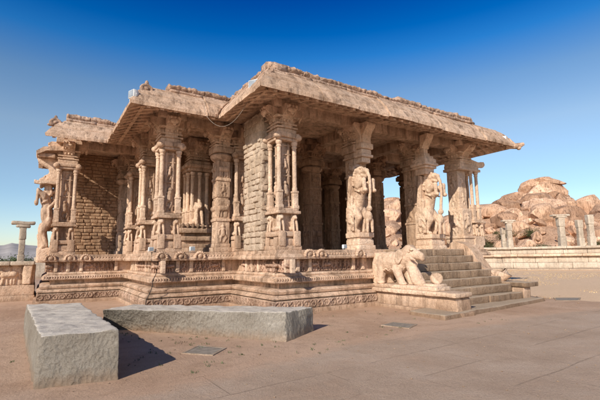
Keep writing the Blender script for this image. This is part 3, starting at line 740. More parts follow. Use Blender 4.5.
def beast(x0, x1, y0, y1, sx, sy, h, label=None, up=1.):
    """square carved pillar behind, moulded buttress block in front, rearing beast on it"""
    cx = (x0 + x1) / 2; hx = (x1 - x0) / 2; bm = bmesh.new(); k = dict(amp=.014, res=.1)
    rbox(bm, (x0 - .04, y0 - .04, FL - .01), (x1 + .04, y1, 2.0), **k); rbox(bm, (x0, y0, 2.0), (x1, y1, 2.2), r=.03, **k)
    rbox(bm, (x0 + .04, y0 + .04, 2.2), (x1 - .04, y1, 2.26), **k); rbox(bm, (x0 - .02, y0 - .02, 2.26), (x1 + .02, y1, 2.43), r=.03, **k)
    D = y1 - y0; q = bmesh.new()
    extr(q, [(-D, 2.43), (-.42, 2.43), (-.45, 3.0), (-.42, 3.6), (-.42, 4.45 * up), (-.5, 4.5 * up), (-D * .62, 4.2), (-D * .68, 3.95), (-D * .8, 3.85), (-D * .84, 3.4), (-D * .97, 3.3)], (cx, y0, 0), (0, -1, 0), (1, 0, 0), hx * .9)
    bmesh.ops.triangulate(q, faces=q.faces[:]); bmesh.ops.subdivide_edges(q, edges=q.edges[:], cuts=4, use_grid_fill=True)
    for v in q.verts: v.co += noise.noise_vector(v.co * 6) * .03
    me = bpy.data.meshes.new('tmp'); q.to_mesh(me); q.free(); bm.from_mesh(me); bpy.data.meshes.remove(me)
    relief(bm, (cx - hx * .9 - .012, y1 - .04, 2.5), (0, -1, 0), (0, 0, 1), (-1, 0, 0), D - .3, .8, .02, figure_fn(D - .3, .8, 9, random.Random(int(x0 * 10)), 1.2))
    p = part('buttress', bm, 'pale', temple, label)
    s = hx / .31
    inst('rearing_beast', YALM, p, (cx, y0 + .36, 2.42), 0, (s * .88, 1.1, up * 1.05))
    bm = bmesh.new(); cx, cy = sx, sy
    cbox(bm, cx, cy, FL, 2.0, h + .06, **k); z = 2.0; rn = random.Random(int(sx * 7))
    for a_, b_, e in [(2.0, 2.9, 0), (2.9, 3.0, .03), (3.0, 3.7, -.01), (3.7, 3.8, .03), (3.8, 4.5, -.01), (4.5, 4.58, .03), (4.58, 5.2, 0), (5.2, 5.28, .06), (5.28, 5.42, .02), (5.42, 5.7, .09)]: cbox(bm, cx, cy, a_, b_, h + e, **k)
    for a_, b_ in ((3.0, 3.7), (3.8, 4.5), (4.58, 5.2)): panel_faces(bm, cx, cy, h - .005, h - .005, a_, b_, rn, d=1.)
    pl = part('pillar', bm, 'stone', temple)
    bm = bmesh.new(); corbels(bm, cx, cy, .95, .22); part('capital', bm, 'stone', pl)
    return pl
p1 = beast(9.02, 9.7, 10.36, 11.05, 9.75, 11.25, .28, label='pale buttress with a rearing beast, left of the steps')
bm = bmesh.new(); x, y = 9.75, 10.85; cbox(bm, x, y, 5.0, 5.2, .2); cbox(bm, x, y, 5.2, 5.3, .28); cbox(bm, x, y, 5.3, 5.5, .24, r=.05); cbox(bm, x, y, 5.5, 5.72, .3, r=.05)
extr(bm, [(a_ * .72, z) for a_, z in CB], (x, y, 0), (0, -1, 0), (1, 0, 0), .2); extr(bm, [(a_ * .72, z) for a_, z in CB], (x, y, 0), (-1, 0, 0), (0, 1, 0), .2)
part('bracket', bm, 'pale', p1)
p2 = beast(12.7, 13.5, 10.34, 11.15, 13.42, 11.7, .3, label='pale buttress with a large rearing beast at the head of the steps', up=1.08)
bm = bmesh.new(); x, y = 12.98, 10.72
cbox(bm, x, y, 4.85, 5.1, .26); cbox(bm, x, y, 5.1, 5.2, .34, r=.03); cbox(bm, x, y, 5.2, 5.32, .40, r=.03); cbox(bm, x, y, 5.32, 5.5, .34, r=.03); cbox(bm, x, y, 5.5, 5.62, .26); cbox(bm, x, y, 5.62, 5.75, .17); cbox(bm, x, y, 5.75, 5.95, .12)
extr(bm, [(0, 5.95), (.1, 5.95), (.2, 6.15), (.35, 6.35), (.4, 6.5), (0, 6.5)], (x, y, 0), (0, -1, 0), (1, 0, 0), .2)
part('bracket', bm, 'pale', p2)
# right corner pillar: heavy core with two free colonettes outside
bm = bmesh.new(); k = dict(amp=.014, res=.1); x, y = 15.6, 11.
cbox(bm, x + .05, y, FL - .01, 2.05, .66, .5, **k); cbox(bm, x + .05, y, 2.05, 2.3, .6, .46, r=.03, **k); cbox(bm, x + .05, y, 2.3, 2.42, .64, .5, r=.03, **k)
rbox(bm, (x - .52, y - .42, 2.42), (x + .12, y + .3, 3.6), **k); panel_faces(bm, x - .2, y - .06, .32, .36, 2.5, 3.55, random.Random(7), d=.9)
cbox(bm, x - .2, y, 3.6, 5.3, .28, **k); panel_faces(bm, x - .2, y, .28, .28, 3.7, 4.4, random.Random(8)); panel_faces(bm, x - .2, y, .28, .28, 4.5, 5.2, random.Random(9))
rbox(bm, (x + .1, y - .56, 2.98), (x + .9, y + .3, 3.08), **k); rbox(bm, (x + .12, y - .52, 3.08), (x + .86, y + .26, 3.15), **k)
rbox(bm, (x + .12, y - .5, 2.0), (x + .86, y + .3, 2.42), r=.04, **k); rbox(bm, (x + .2, y - .25, 2.42), (x + .66, y + .2, 2.98), **k)
rbox(bm, (x - .56, y - .5, 5.3), (x + .9, y + .4, 5.42), **k); rbox(bm, (x - .5, y - .46, 5.42), (x + .85, y + .4, 5.6), r=.05, **k); cbox(bm, x, y, 5.6, 5.72, .42, **k)
p3 = part('pillar', bm, 'pale', temple, 'heavy right corner pillar with two free-standing colonettes outside')
for dx, dy in ((.3, -.38), (.72, -.36), (.72, .1)): inst('colonette', COLM, p3, (x + dx, y + dy, 3.14))
for dx, dy in ((.3, -.38), (.7, -.36)): inst('lion_carving', LION, p3, (x + dx, y + dy, 2.41))
bm = bmesh.new(); corbels(bm, x, y, 1.05, .22, 'NSEW'); extr(bm, [(.3, 5.55), (1.1, 5.55), (1.35, 5.62), (1.5, 5.74), (1.42, 5.86), (1.25, 5.84), (1.0, 5.8), (.3, 5.9)], (x, y - .2, 0), (1, 0, 0), (0, 1, 0), .16)
ball(bm, (x + 1.44, y - .2, 5.76), (.15, .17, .15), 2, .02)
part('capital', bm, 'pale', p3)
# carved beak at the eave corner
bm = bmesh.new()
tube(bm, [(XR + .75, YC - .75, 6.33), (XR + 1.1, YC - 1.1, 6.33), (XR + 1.3, YC - 1.25, 6.42)], [.1, .14, .07], 8); ball(bm, (XR + 1.12, YC - 1.12, 6.24), (.1, .1, .1), 2, .01)
part('corner_spout', bm, 'eave', eave)

# left side beast on the A bay, with the stubs of lost brackets
ya = inst('rearing_beast', YALM2, plinth, (XA + .0, 19.4, 2.1), -math.pi / 2, (1.2, .78, 1.36), 'eroded beast on the left flank, seen against the sky')
bm = bmesh.new(); rbox(bm, (XA - .3, 19.1, FL - .3), (XA + .6, 19.7, 2.15), r=.04, amp=.02)
part('side_base', bm, 'pale', temple); bm = bmesh.new()
rbox(bm, (XA - .55, 18.95, 4.72), (XA + .6, 19.25, 4.86), amp=.04, res=.08); part('stub', bm, 'pale', temple); bm = bmesh.new()
extr(bm, [(-.2, 4.7), (.25, 4.75), (.1, 5.1), (.2, 5.4), (.5, 5.6), (.6, 5.75), (-.2, 5.75)], (XA + .1, 19.2, 0), (-1, 0, 0), (0, 1, 0), .18)
part('side_bracket', bm, 'pale', temple)

# beams
bm = bmesh.new(); k = dict(amp=.014, res=.35)
for (x0, y0, x1, y1) in [(5.9, 10.78, 16.2, 11.2), (6.12, 11.2, 6.55, 17.5), (3.0, 13.72, 6.1, 14.1), (3.27, 14.1, 3.68, 22), (.3, 18.75, 3.3, 19.15), (.45, 19.15, .87, 22), (6.6, 13.95, 16.2, 14.35), (6.6, 17.0, 16.2, 17.4), (9.7, 11.2, 10.1, 21), (12.9, 11.2, 13.3, 21), (15.3, 11.2, 15.75, 21)]:
    rbox(bm, (x0, y0, 6.30), (x1, y1, 6.67), **k)
part('roof_beams', bm, 'stone', temple)

# ------------------------------------------------------------------ masonry walls
def masonry(bm, o, u, n, W, Hh, bw, bh, seed, jit=.02, depth=.12, gap=.02):
    rn = random.Random(seed); o = V(o); u = V(u); n = V(n); z = 0
    while z < Hh - .02:
        h = min(bh * rn.uniform(.8, 1.2), Hh - z); x = -rn.uniform(0, bw * .5)
        while x < W:
            wd = bw * rn.uniform(.65, 1.4); a, b = max(0, x), min(W, x + wd - gap)
            if b - a > .04:
                d = rn.uniform(-jit, jit)
                p, q = o + u * a + V((0, 0, z)) - n * depth, o + u * b + V((0, 0, z + h - gap * rn.uniform(.6, 1.3))) + n * d
                rbox(bm, [min(p[i], q[i]) for i in range(3)], [max(p[i], q[i]) for i in range(3)], r=.03, res=.09, amp=.022, freq=6)
            x += wd
        z += h
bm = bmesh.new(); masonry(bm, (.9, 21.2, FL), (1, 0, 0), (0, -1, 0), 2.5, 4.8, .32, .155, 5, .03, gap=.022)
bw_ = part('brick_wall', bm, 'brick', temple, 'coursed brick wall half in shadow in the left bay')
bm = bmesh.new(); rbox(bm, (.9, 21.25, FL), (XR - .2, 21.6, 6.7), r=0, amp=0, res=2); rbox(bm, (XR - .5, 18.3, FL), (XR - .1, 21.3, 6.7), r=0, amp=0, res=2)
rbox(bm, (3.6, 18.6, FL), (12.2, 18.9, 6.7), r=0, amp=0, res=2)  # walls added to block light from the open right side
part('added_inner_wall', bm, 'dark', temple, smooth=None)
bm = bmesh.new()
masonry(bm, (5.84, 12.75, FL), (0, -1, 0), (-1, 0, 0), 1.4, 4.62, .36, .21, 6, .035, gap=.03); masonry(bm, (5.84, 11.36, FL), (1, 0, 0), (0, -1, 0), .62, 4.62, .3, .21, 7, .035, gap=.03)
rbox(bm, (5.88, 11.40, FL), (6.4, 12.72, 6.45), r=0, amp=0, res=1)
part('block_pier', bm, 'pier', temple, 'pier of rough squared grey blocks behind the corner pillar')

# ------------------------------------------------------------------ stairs and balustrades
bm = bmesh.new(); k = dict(amp=.016, res=.12, freq=2)
quadblock(bm, [(8.6, 6.72), (14.75, 7.3), (14.75, 8.6), (8.7, 8.0)], [(8.65, 6.78), (14.7, 7.36), (14.7, 8.6), (8.7, 8.0)], -.1, .11, r=.03, **k)
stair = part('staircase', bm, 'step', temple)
for i in range(7):
    y = 7.72 + .35 * i; z = .33 + .252 * i
    bm = bmesh.new(); w_ = R.uniform(-.03, .03)
    a = 9.6 if i == 0 else 10.1
    xs = [a] + ([R.uniform(11.6, 13.0)] if i % 2 else [12.1]) + [14.05 - .02 * i]
    for q0, q1 in zip(xs, xs[1:]):
        rbox(bm, (q0 + .006, y + R.uniform(-.015, .015), z - .255), (q1 - .006, 10.6, z - R.uniform(0, .012)), r=.035, **k)
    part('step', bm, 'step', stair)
bm = bmesh.new()
quadblock(bm, [(9.5, 7.0), (10.15, 7.0), (10.15, 10.3), (9.5, 10.3)], [(9.55, 7.08), (10.15, 7.08), (10.15, 10.3), (9.55, 10.3)], -.1, .46, r=.03, **k)
rbox(bm, (9.35, 6.82, -.1), (10.0, 10.2, .1), r=.03, **k)
ba = part('balustrade', bm, 'stone', temple, 'low balustrade block that carries the standing elephant')
bm = bmesh.new(); rbox(bm, (9.40, 7.0, .47), (10.18, 10.28, .60), r=.035, **k); rbox(bm, (9.48, 7.65, .6), (10.14, 10.28, .72), r=.03, **k); rbox(bm, (9.55, 10.0, .7), (10.1, 10.4, 1.75), r=.12, amp=.04, res=.08)
part('coping', bm, 'pale', ba)
# right hand balustrade: sloping curled banister, plinth block and end post
bm = bmesh.new()
pr = [(-.9, 1.1), (-.9, 2.0), (-.35, 2.16), (.1, 2.02), (.35, 1.8), (.62, 1.35), (.95, .98), (1.25, .8), (1.25, .3), (-.9, .3)]
extr(bm, pr, (14.25, 9.9, 0), (0, -1, 0), (1, 0, 0), .26)
bmesh.ops.subdivide_edges(bm, edges=bm.edges[:], cuts=3, use_grid_fill=True)
for v in bm.verts: v.co += noise.noise_vector(v.co * 3) * .03
tube(bm, [(14.3, 8.95, .85), (14.3, 8.6, .78), (14.35, 8.4, .9), (14.35, 8.5, 1.05)], [.2, .22, .18, .12], 10)
rb = part('balustrade', bm, 'stone', temple, 'sloping banister with curled foot on the right of the steps')
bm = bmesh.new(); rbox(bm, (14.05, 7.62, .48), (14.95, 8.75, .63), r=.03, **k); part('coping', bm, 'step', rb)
bm = bmesh.new(); rbox(bm, (14.12, 7.72, -.1), (14.55, 8.3, .48), r=.02, **k); rbox(bm, (14.1, 8.3, -.1), (14.8, 10.2, .48), r=.02, **k); part('end_post', bm, 'stone', rb)

# ------------------------------------------------------------------ elephants on the balustrades
def elephant(cx, yb, z0, label, rz=0, sc_=1.):
    """forward is -Y; yb is the rump"""
    P = [('s', (0, -.78, .74), (.40, .78, .40)), ('s', (0, -.4, .72), (.39, .46, .42)), ('s', (0, -1.2, .76), (.37, .4, .4)), ('c', (0, -1.4, .88), (0, -1.7, 1.02), .32, .31),
         ('s', (0, -1.72, 1.06), (.30, .34, .29)), ('s', (-.1, -1.74, 1.25), (.12, .16, .1)), ('s', (.1, -1.74, 1.25), (.12, .16, .1)),
         ('c', (0, -1.9, 1.05), (0, -2.28, .95), .2, .13), ('c', (0, -2.22, .97), (0, -2.34, .88), .12, .1),
         ('c', (0, -1.72, .84), (0, -1.8, .6), .16, .2), ('c', (0, -1.78, .6), (0, -2.02, .2), .21, .24), ('c', (0, -2.02, .2), (0, -2.25, .02), .24, .16),
         ('c', (.0, -2.0, .7), (.0, -1.75, .68), .09, .12)]
    for s in (-1, 1):
        P += [('c', (.22 * s, -.42, .5), (.26 * s, -.36, .06), .21, .165), ('s', (.26 * s, -.4, .04), (.19, .2, .07)),
              ('c', (.24 * s, -1.22, .55), (.26 * s, -1.52, .06), .18, .14), ('s', (.26 * s, -1.56, .04), (.16, .18, .07)),
              ('c', (.25 * s, -2.0, .9), (.27 * s, -2.22, .82), .055, .04)]
    P.append(('c', (0, -.02, .85), (0, .04, .35), .05, .04))
    me = blob_mesh('body', P, .032, .008, 3)
    t = thing('elephant_statue', label, 'statue', (cx, yb, z0), rz); t.scale = (sc_, sc_, sc_ * 1.12)
    obj('body', me, 'pale', t, 180)
    for s in (-1, 1):
        bme = bmesh.new(); ball(bme, (.245 * s, -1.9, 1.12), (.05, .055, .05), 2); ball(bme, (.2 * s, -1.98, 1.17), (.07, .09, .04), 2); obj('eye', bme, 'pale', t, 180)
        e = blob_mesh('ear', [('s', (.31 * s, -1.46, .98), (.06, .2, .22)), ('s', (.33 * s, -1.40, .84), (.05, .15, .16)), ('s', (.3 * s, -1.56, 1.02), (.07, .12, .14))], .025, .006)
        obj('ear', e, 'pale', t, 180)
        bmh = bmesh.new()
        for q in range(18): 
            a = -1.0 + q * .07; ball(bmh, (.405 * s * (1 - .3 * ((a + .78) / .8) ** 2), -.78 + (a + .4) * .7, .50 + .03 * math.sin(q)), (.03, .035, .03), 1)
        obj('harness', bmh, 'pale', t, 180)
    return t
elephant(9.82, 10.32, .715, 'pale carved stone elephant standing left of the temple steps', 0, .83)
t = thing('stone_roundel', 'pale round carved boss standing before the elephant, at the edge of the steps', 'stone', (9.93, 8.0, .655))
bm = bmesh.new(); g = bmesh.ops.create_cone(bm, cap_ends=True, radius1=.17, radius2=.17, depth=.2, segments=24)
bmesh.ops.rotate(bm, verts=bm.verts, cent=(0, 0, 0), matrix=Matrix.Rotation(math.pi / 2 , 3, 'X')); bmesh.ops.rotate(bm, verts=bm.verts, cent=(0, 0, 0), matrix=Matrix.Rotation(-.55, 3, 'Z')); bmesh.ops.translate(bm, verts=bm.verts, vec=(0, 0, .28))
bmesh.ops.bevel(bm, geom=bm.edges[:], offset=.02, segments=2, affect='EDGES')
obj('disc', bm, 'pale', t)
bm = bmesh.new(); rbox(bm, (-.28, -.2, -.01), (.22, .35, .13), r=.03); obj('pedestal', bm, 'pale', t)

# ------------------------------------------------------------------ granite blocks in front
gb = bmesh.new()
quadblock(gb, [(.02, 6.43), (.99, 6.24), (.80, 10.8), (-.24, 11.35)], [(.05, 6.52), (1.0, 6.33), (.82, 10.72), (-.22, 11.2)], -.06, .655, r=.022, res=.03, amp=.022, freq=4.5)
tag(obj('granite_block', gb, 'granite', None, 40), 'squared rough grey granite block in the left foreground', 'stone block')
gb = bmesh.new()
quadblock(gb, [(4.1, 6.92), (5.2, 7.6), (2.1, 11.0), (1.36, 11.1)], [(4.27, 7.25), (5.19, 7.6), (2.0, 10.85), (1.25, 10.3)], -.06, .52, r=.022, res=.035, amp=.022, freq=4)
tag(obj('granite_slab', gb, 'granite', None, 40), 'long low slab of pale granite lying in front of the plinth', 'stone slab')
# ------------------------------------------------------------------ hatches in the ground
def hatch(pts, label):
    cx = sum(p[0] for p in pts) / 4; cy = sum(p[1] for p in pts) / 4
    t = thing('drain_cover', label, 'drain cover', (cx, cy, 0), 0, 'drain covers set in the ground')
    L = [(p[0] - cx, p[1] - cy) for p in pts]
    bm = bmesh.new()
    for z0, z1, s0, s1 in ((.0, .016, 1.0, .86),):
        o = [bm.verts.new((x * s0, y * s0, z1)) for x, y in L]; i_ = [bm.verts.new((x * s1, y * s1, z1)) for x, y in L]; o2 = [bm.verts.new((x * s0, y * s0, -.03)) for x, y in L]; i2 = [bm.verts.new((x * s1, y * s1, -.03)) for x, y in L]
        for k in range(4):
            j = (k + 1) % 4
            bm.faces.new((o[k], o[j], i_[j], i_[k])); bm.faces.new((o[k], o[j], o2[j], o2[k])); bm.faces.new((i_[k], i_[j], i2[j], i2[k]))
    obj('frame', bm, 'ruin', t)
    bm = bmesh.new(); a = [bm.verts.new((x * .85, y * .85, .012)) for x, y in L]; bm.faces.new(a); obj('plate', bm, 'iron', t, None)
hatch([(2.15, 7.23), (2.55, 6.76), (2.95, 7.14), (2.6, 7.67)], 'square metal drain cover in a pale frame, between the granite blocks')
hatch([(6.85, 7.2), (7.05, 6.5), (7.6, 6.75), (7.4, 7.35)], 'square drain cover in the sand left of the temple steps')
hatch([(15.9, 7.65), (16.61, 7.03), (15.57, 6.64), (14.99, 7.13)], 'square drain cover in the sand right of the temple steps')

# ------------------------------------------------------------------ floodlights and cable
def floodlight(loc, rz, s, label, tilt=.5):
    t = thing('floodlight', label, 'floodlight', loc, rz, 'floodlights on the temple'); t.scale = (s, s, s)
    bm = bmesh.new(); rbox(bm, (-.16, -.08, .07), (.16, .08, .33), r=.02, res=.2, amp=0)
    for i in range(5): rbox(bm, (-.13 + i * .06, .08, .1), (-.115 + i * .06, .12, .3), r=0, res=.3, amp=0)
    h = obj('housing', bm, 'white', t)
    bm = bmesh.new(); rbox(bm, (-.135, -.088, .095), (.135, -.079, .305), r=0, res=.3, amp=0); obj('glass', bm, 'glass', h, None)
    bm = bmesh.new(); tube(bm, [(-.18, 0, .2), (-.18, 0, .01), (.18, 0, .01), (.18, 0, .2)], .012, 6); obj('bracket', bm, 'white', t)
    return t
floodlight((2.05, 12.55, 6.45), -1.2, .95, 'white floodlight on the middle roof eave corner, seen against the sky')
floodlight((4.98, 10.15, 6.50), -1.0, 1.0, 'white floodlight on the eave left of the tall front roof corner')
floodlight((16.9, 9.5, 6.42), .5, 1.0, 'floodlight at the far right end of the front eave')
floodlight((2.93, 13.4, 1.846), .1, .5, 'small white floodlight on the plinth ledge at the middle bay corner')
floodlight((4.25, 13.35, 1.846), .1, .55, 'small floodlight on the ledge before the inner pedestal')
floodlight((8.5, 10.5, 1.85), .1, .5, 'small floodlight on the ledge left of the first rearing beast')
bm = bmesh.new(); P = []
for i in range(15):
    f = i / 14; a = V((4.2, 12.2, 6.32)); b = V((5.0, 10.6, 6.38)); p = a.lerp(b, f); p.z -= .62 * (1 - (2 * f - 1) ** 2); P.append(p)
tube(bm, [(4.2, 12.25, 6.7)] + P, .0065, 6)
tag(obj('hanging_cable', bm, 'iron', None), 'thin cable looping below the middle roof eave', 'cable')
bm = bmesh.new(); yy = 12.95
tube(bm, [(XB + .03, yy + .06, 1.87), (XB - .11, yy + .06, 1.84), (XB - .11, yy + .05, 1.58), (XB + .1, yy + .04, 1.5), (XB + .06, yy + .04, 1.2), (XB - .06, yy + .02, .95), (XB - .05, yy, .84), (XB - .1, yy, .66), (XB - .22, yy - .02, .42), (XB - .22, yy + .1, .14), (XB - .34, yy + .15, .1), (XB - .36, yy + .2, 0)], .011, 6)
tag(obj('cable', bm, 'black', None), 'black cable running down the plinth corner of the middle bay', 'cable')

# ------------------------------------------------------------------ left: carved low platform and T pillar
t = thing('carved_platform', 'low stone platform with animal reliefs, left of the temple', 'platform', (-3, 20.5, 0)); k = dict(amp=.02, res=.2)
bm = bmesh.new(); rbox(bm, (-9, 20.3, -.1), (-.15, 23, .22), r=.03, **k); rbox(bm, (-9, 20.5, .22), (-.18, 23, .62), r=.03, **k); rbox(bm, (-9, 20.75, .62), (-.2, 23, 1.45), r=.01, **k)
base = part('base', bm, 'stone', t)
bm = bmesh.new(); x = -9; rp = random.Random(4)
while x < -.6:
    wd = rp.uniform(.7, 1.4); wd = min(wd, -.25 - x); rbox(bm, (x + .01, 20.45, 1.44), (x + wd, 23, 1.56 + rp.uniform(0, .06)), r=.04, **k); x += wd
part('top_slab', bm, 'ruin', t)
bm = bmesh.new(); relief(bm, (-8.9, 20.74, .64), (1, 0, 0), (0, 0, 1), (0, -1, 0), 8.2, .8, .03, figure_fn(8.2, .8, .75, random.Random(12), 1.2, 'beast')); part('relief', bm, 'pale', t, smooth=None)
bm = bmesh.new(); rbox(bm, (-.62, 20.5, .64), (-.3, 20.8, 1.45), r=.05, amp=.04); part('pilaster', bm, 'pale', t)
def t_pillar(x, y, z0, z1, hw, cw, label, group='ruined pillars', cap=True, rz=0., lean=0.):
    t = thing('ruined_pillar', label, 'pillar', (x, y, z0), rz, group); t.rotation_euler.y = lean
    h = z1 - z0; bm = bmesh.new(); top = h - (.34 if cap else 0)
    rbox(bm, (-hw, -hw, -.05), (hw, hw, top * .32), r=.02, amp=.02); rbox(bm, (-hw * .86, -hw * .86, top * .32), (hw * .86, hw * .86, top * .7), r=.03, amp=.02); rbox(bm, (-hw, -hw, top * .7), (hw, hw, top), r=.02, amp=.025)
    obj('shaft', bm, 'ruin', t)
    if cap:
        bm = bmesh.new(); rbox(bm, (-cw * .6, -hw * 1.2, top), (cw * .6, hw * 1.2, top + .15), r=.05, amp=.03); rbox(bm, (-cw, -hw * 1.15, top + .15), (cw, hw * 1.15, h), r=.06, amp=.03)
        obj('capital', bm, 'ruin', t)
    return t
t_pillar(-.9, 25.4, 1.3, 3.68, .145, .52, 'lone T-shaped pillar standing behind the carved platform on the left', rz=.15)
bm = bmesh.new(); rbox(bm, (-.3, 22.6, 1.55), (-.08, 23, 1.8), r=.05, amp=.04); tag(obj('loose_stone', bm, 'ruin', None), 'small loose stone on the platform beside the lone T pillar', 'stone')
bm = bmesh.new(); rbox(bm, (-14, 44, 0), (8, 44.6, 1.5), amp=.05, res=.6); tag(obj('boundary_wall', bm, 'ruin', None), 'long low grey stone wall in the distance on the left', 'wall')

# ------------------------------------------------------------------ right: long low platform with ruined pillars
ang = math.atan2(-6.86, 4.61)     # direction of its front
t = thing('long_platform', 'long low pale stone platform behind the temple on the right', 'platform', (38.75, 23.4, 0), ang)
bm = bmesh.new(); k = dict(amp=.02, res=.5, freq=1.5)
def lp(bm, x0, x1, f, b, z0, z1, seg, seed):
    rn = random.Random(seed); x = x0
    while x < x1:
        wd = rn.uniform(.7, 1.3) * seg; rbox(bm, (x + .01, f + rn.uniform(-.02, .02), z0), (min(x1, x + wd) - .01, b, z1 - .005 - rn.uniform(0, .015)), r=.04, **k); x += wd
lp(bm, -8, 26, -.45, 7.9, -.1, .16, 3, 1); lp(bm, -8, 26, -.1, 7.8, .16, .72, 2.2, 2); lp(bm, -8, 26, .15, 7.8, .72, 1.3, 2.4, 3)
obj('base', bm, 'ruin', t)
bm = bmesh.new(); lp(bm, -8, 26, -.18, 7.9, 1.3, 1.56, 2.6, 4); obj('cornice', bm, 'pale', t)
bm = bmesh.new(); lp(bm, -8, 26, .1, 7.7, 1.56, 2.02, 2.2, 5); obj('wall', bm, 'ruin', t)
bm = bmesh.new(); lp(bm, -8, 26, -.15, 7.9, 2.02, 2.26, 2.6, 6); obj('top_slab', bm, 'ruin', t)
def frompx(x, y, dist):
    u = (x - 300) / F_; v = (200 - y) / F_
    d = fw + rc * u + uc * v
    q = d / math.hypot(d.x, d.y); return V((0, 0, H)) + q * dist
for (px, y1, dist, hw, cw, cap, lab) in [(502.5, 228, 46.5, .2, 0, 0, 'short pale post close beside the left T pillar on the long platform'), (508, 220, 45.5, .24, .66, 1, 'T-shaped pillar at the left end of the long platform'),
        (559.5, 214.5, 47.5, .29, .82, 1, 'broad T-shaped pillar in the middle of the long platform'), (578.5, 220, 48.5, .25, 0, 0, 'plain post between the broad T pillar and the rightmost post'), (588.8, 215, 48.8, .27, 0, 0, 'plain post furthest right on the long platform')]:
    p = frompx(px, y1, dist); t_pillar(p.x, p.y, 2.2, p.z, hw, cw, lab, cap=bool(cap), rz=ang + .35)

# ------------------------------------------------------------------ ground, paving, grass
def gridpts(a, b, fine0, fine1, st):
    L = [a]; s = a
    L = []
    x = fine0
    while x <= fine1 + 1e-6: L.append(x); x += st
    g = st; x = fine1
    while x < b: g *= 1.6; x = min(b, x + g); L.append(x)
    g = st; x = fine0
    while x > a: g *= 1.6; x = max(a, x - g); L.insert(0, x)
    return L
bm = bmesh.new(); gx = gridpts(-9000, 9000, -8, 24, .5); gy = gridpts(-9000, 9000, -4, 20, .5)
vs = [[bm.verts.new((x, y, 0)) for x in gx] for y in gy]
for j in range(len(gy) - 1):
    for i in range(len(gx) - 1): bm.faces.new((vs[j][i], vs[j][i + 1], vs[j + 1][i + 1], vs[j + 1][i]))
tag(obj('ground', bm, 'ground', None, None), kind='structure')
# paving in the right foreground: boundary runs from lower left towards the upper right
edge = [(-6, 3.2), (-.5, 4.9), (1.6, 5.9), (2.9, 6.05), (4.6, 6.35), (6.6, 6.35), (8.6, 6.2), (11.2, 6.2), (15, 5.6), (24, 4.9)]
def ey(x):
    for (a, b), (c, d) in zip(edge, edge[1:]):
        if a <= x <= c: return b + (d - b) * (x - a) / (c - a)
    return 0
bm = bmesh.new(); lay = bm.verts.layers.float.new('edge'); nx, ny = 120, 46; g = []
for i in range(nx + 1):
    x = -6 + 30 * i / nx; e = ey(x) + .25 * noise.noise(V((x * .7, 0, 0))); row = []
    for j in range(ny + 1):
        f = (j / ny) ** 1.5; y = e - f * (e + 6); v = bm.verts.new((x, y, .005 + .0)); v[lay] = min(1.5, (e - y) / .9 - .1 ) ; row.append(v)
    g.append(row)
for i in range(nx):
    for j in range(ny): bm.faces.new((g[i][j], g[i][j + 1], g[i + 1][j + 1], g[i + 1][j]))
o = obj('stone_paving', bm, 'paving', None, None); tag(o, kind='structure')
for p in o.data.polygons: pass
# gravel and small weeds
bm = bmesh.new(); rg = random.Random(2)
for i in range(900):
    x = rg.uniform(-4, 17); y = rg.uniform(2.6, 10); s = rg.uniform(.004, .014) * (1.8 if rg.random() < .08 else 1)
    ball(bm, (x, y, s * .3 + .004), (s * rg.uniform(.8, 1.5), s * rg.uniform(.8, 1.5), s * .7), 1, s * .3, 40)
tag(obj('gravel', bm, 'step', None, 180, False), 'scattered small pebbles on the sandy ground', kind='stuff')
def blade(bm, p, h, a, w=.006, bend=.5):
    d = V((math.cos(a), math.sin(a), 0)); s = V((-d.y, d.x, 0)) * w
    q = p + V((0, 0, h * .6)) + d * h * .2 * bend; e = p + V((0, 0, h)) + d * h * .6 * bend
    A = [bm.verts.new(x) for x in (p - s, p + s, q + s * .7, q - s * .7)]; bm.faces.new(A)
    T = bm.verts.new(e); bm.faces.new((A[3], A[2], T))
bm = bmesh.new()
for i in range(130):
    if rg.random() < .5: x, y = rg.uniform(1.4, 5.2), rg.uniform(5.8, 10); 
    else: x, y = rg.uniform(-4, 10), rg.uniform(5.8, 10)
    for k_ in range(rg.randint(4, 9)): blade(bm, V((x + rg.gauss(0, .025), y + rg.gauss(0, .025), 0)), rg.uniform(.015, .045), rg.uniform(0, 6.3), .005, 1.2)
tag(obj('weeds', bm, 'leafgreen', None, None, False), 'tiny green weeds in the sand', kind='stuff')
bm = bmesh.new()
for i in range(9000):
    x = rg.uniform(15, 40); y = rg.uniform(7.5, 24)
    if noise.noise(V((x * .25, y * .25, 1))) < -.05: continue
    blade(bm, V((x, y, 0)), rg.uniform(.02, .06), rg.uniform(0, 6.3), .014, 1.5)
tag(obj('dry_grass', bm, 'straw', None, None, False), 'short dry straw-coloured grass right of the temple', kind='stuff')

# ------------------------------------------------------------------ rocky hill on the right
SKY = [(300, 236), (372, 200), (385, 193), (396, 193), (403, 205), (412, 214), (440, 216), (470, 203), (488, 201), (500, 196), (512, 192), (524, 188), (533, 182), (545, 180), (556, 184), (566, 190), (569, 203), (578, 211), (586, 206), (592, 201), (604, 200), (640, 196), (720, 205), (800, 230)]
def skyy(x):
    for (a, b), (c, d) in zip(SKY, SKY[1:]):
        if a <= x <= c: return b + (d - b) * (x - a) / (c - a)
    return 250
D0, D1 = 66., 118.
def hillz(px, dist):
    zt = frompx(px, skyy(px), D1).z * .92
    f = (dist - D0) / (D1 - D0)
    if f <= 1: s = max(0, f); h = zt * (s ** .8 * .55 + .45 * s * s * (3 - 2 * s))
    else: h = zt * max(0, 1 - (f - 1) * 1.6)
    return h
bm = bmesh.new(); g = []
pxs = [300 + 5 * i for i in range(101)]; ds = [D0 - 4 + 2. * i for i in range(46)]
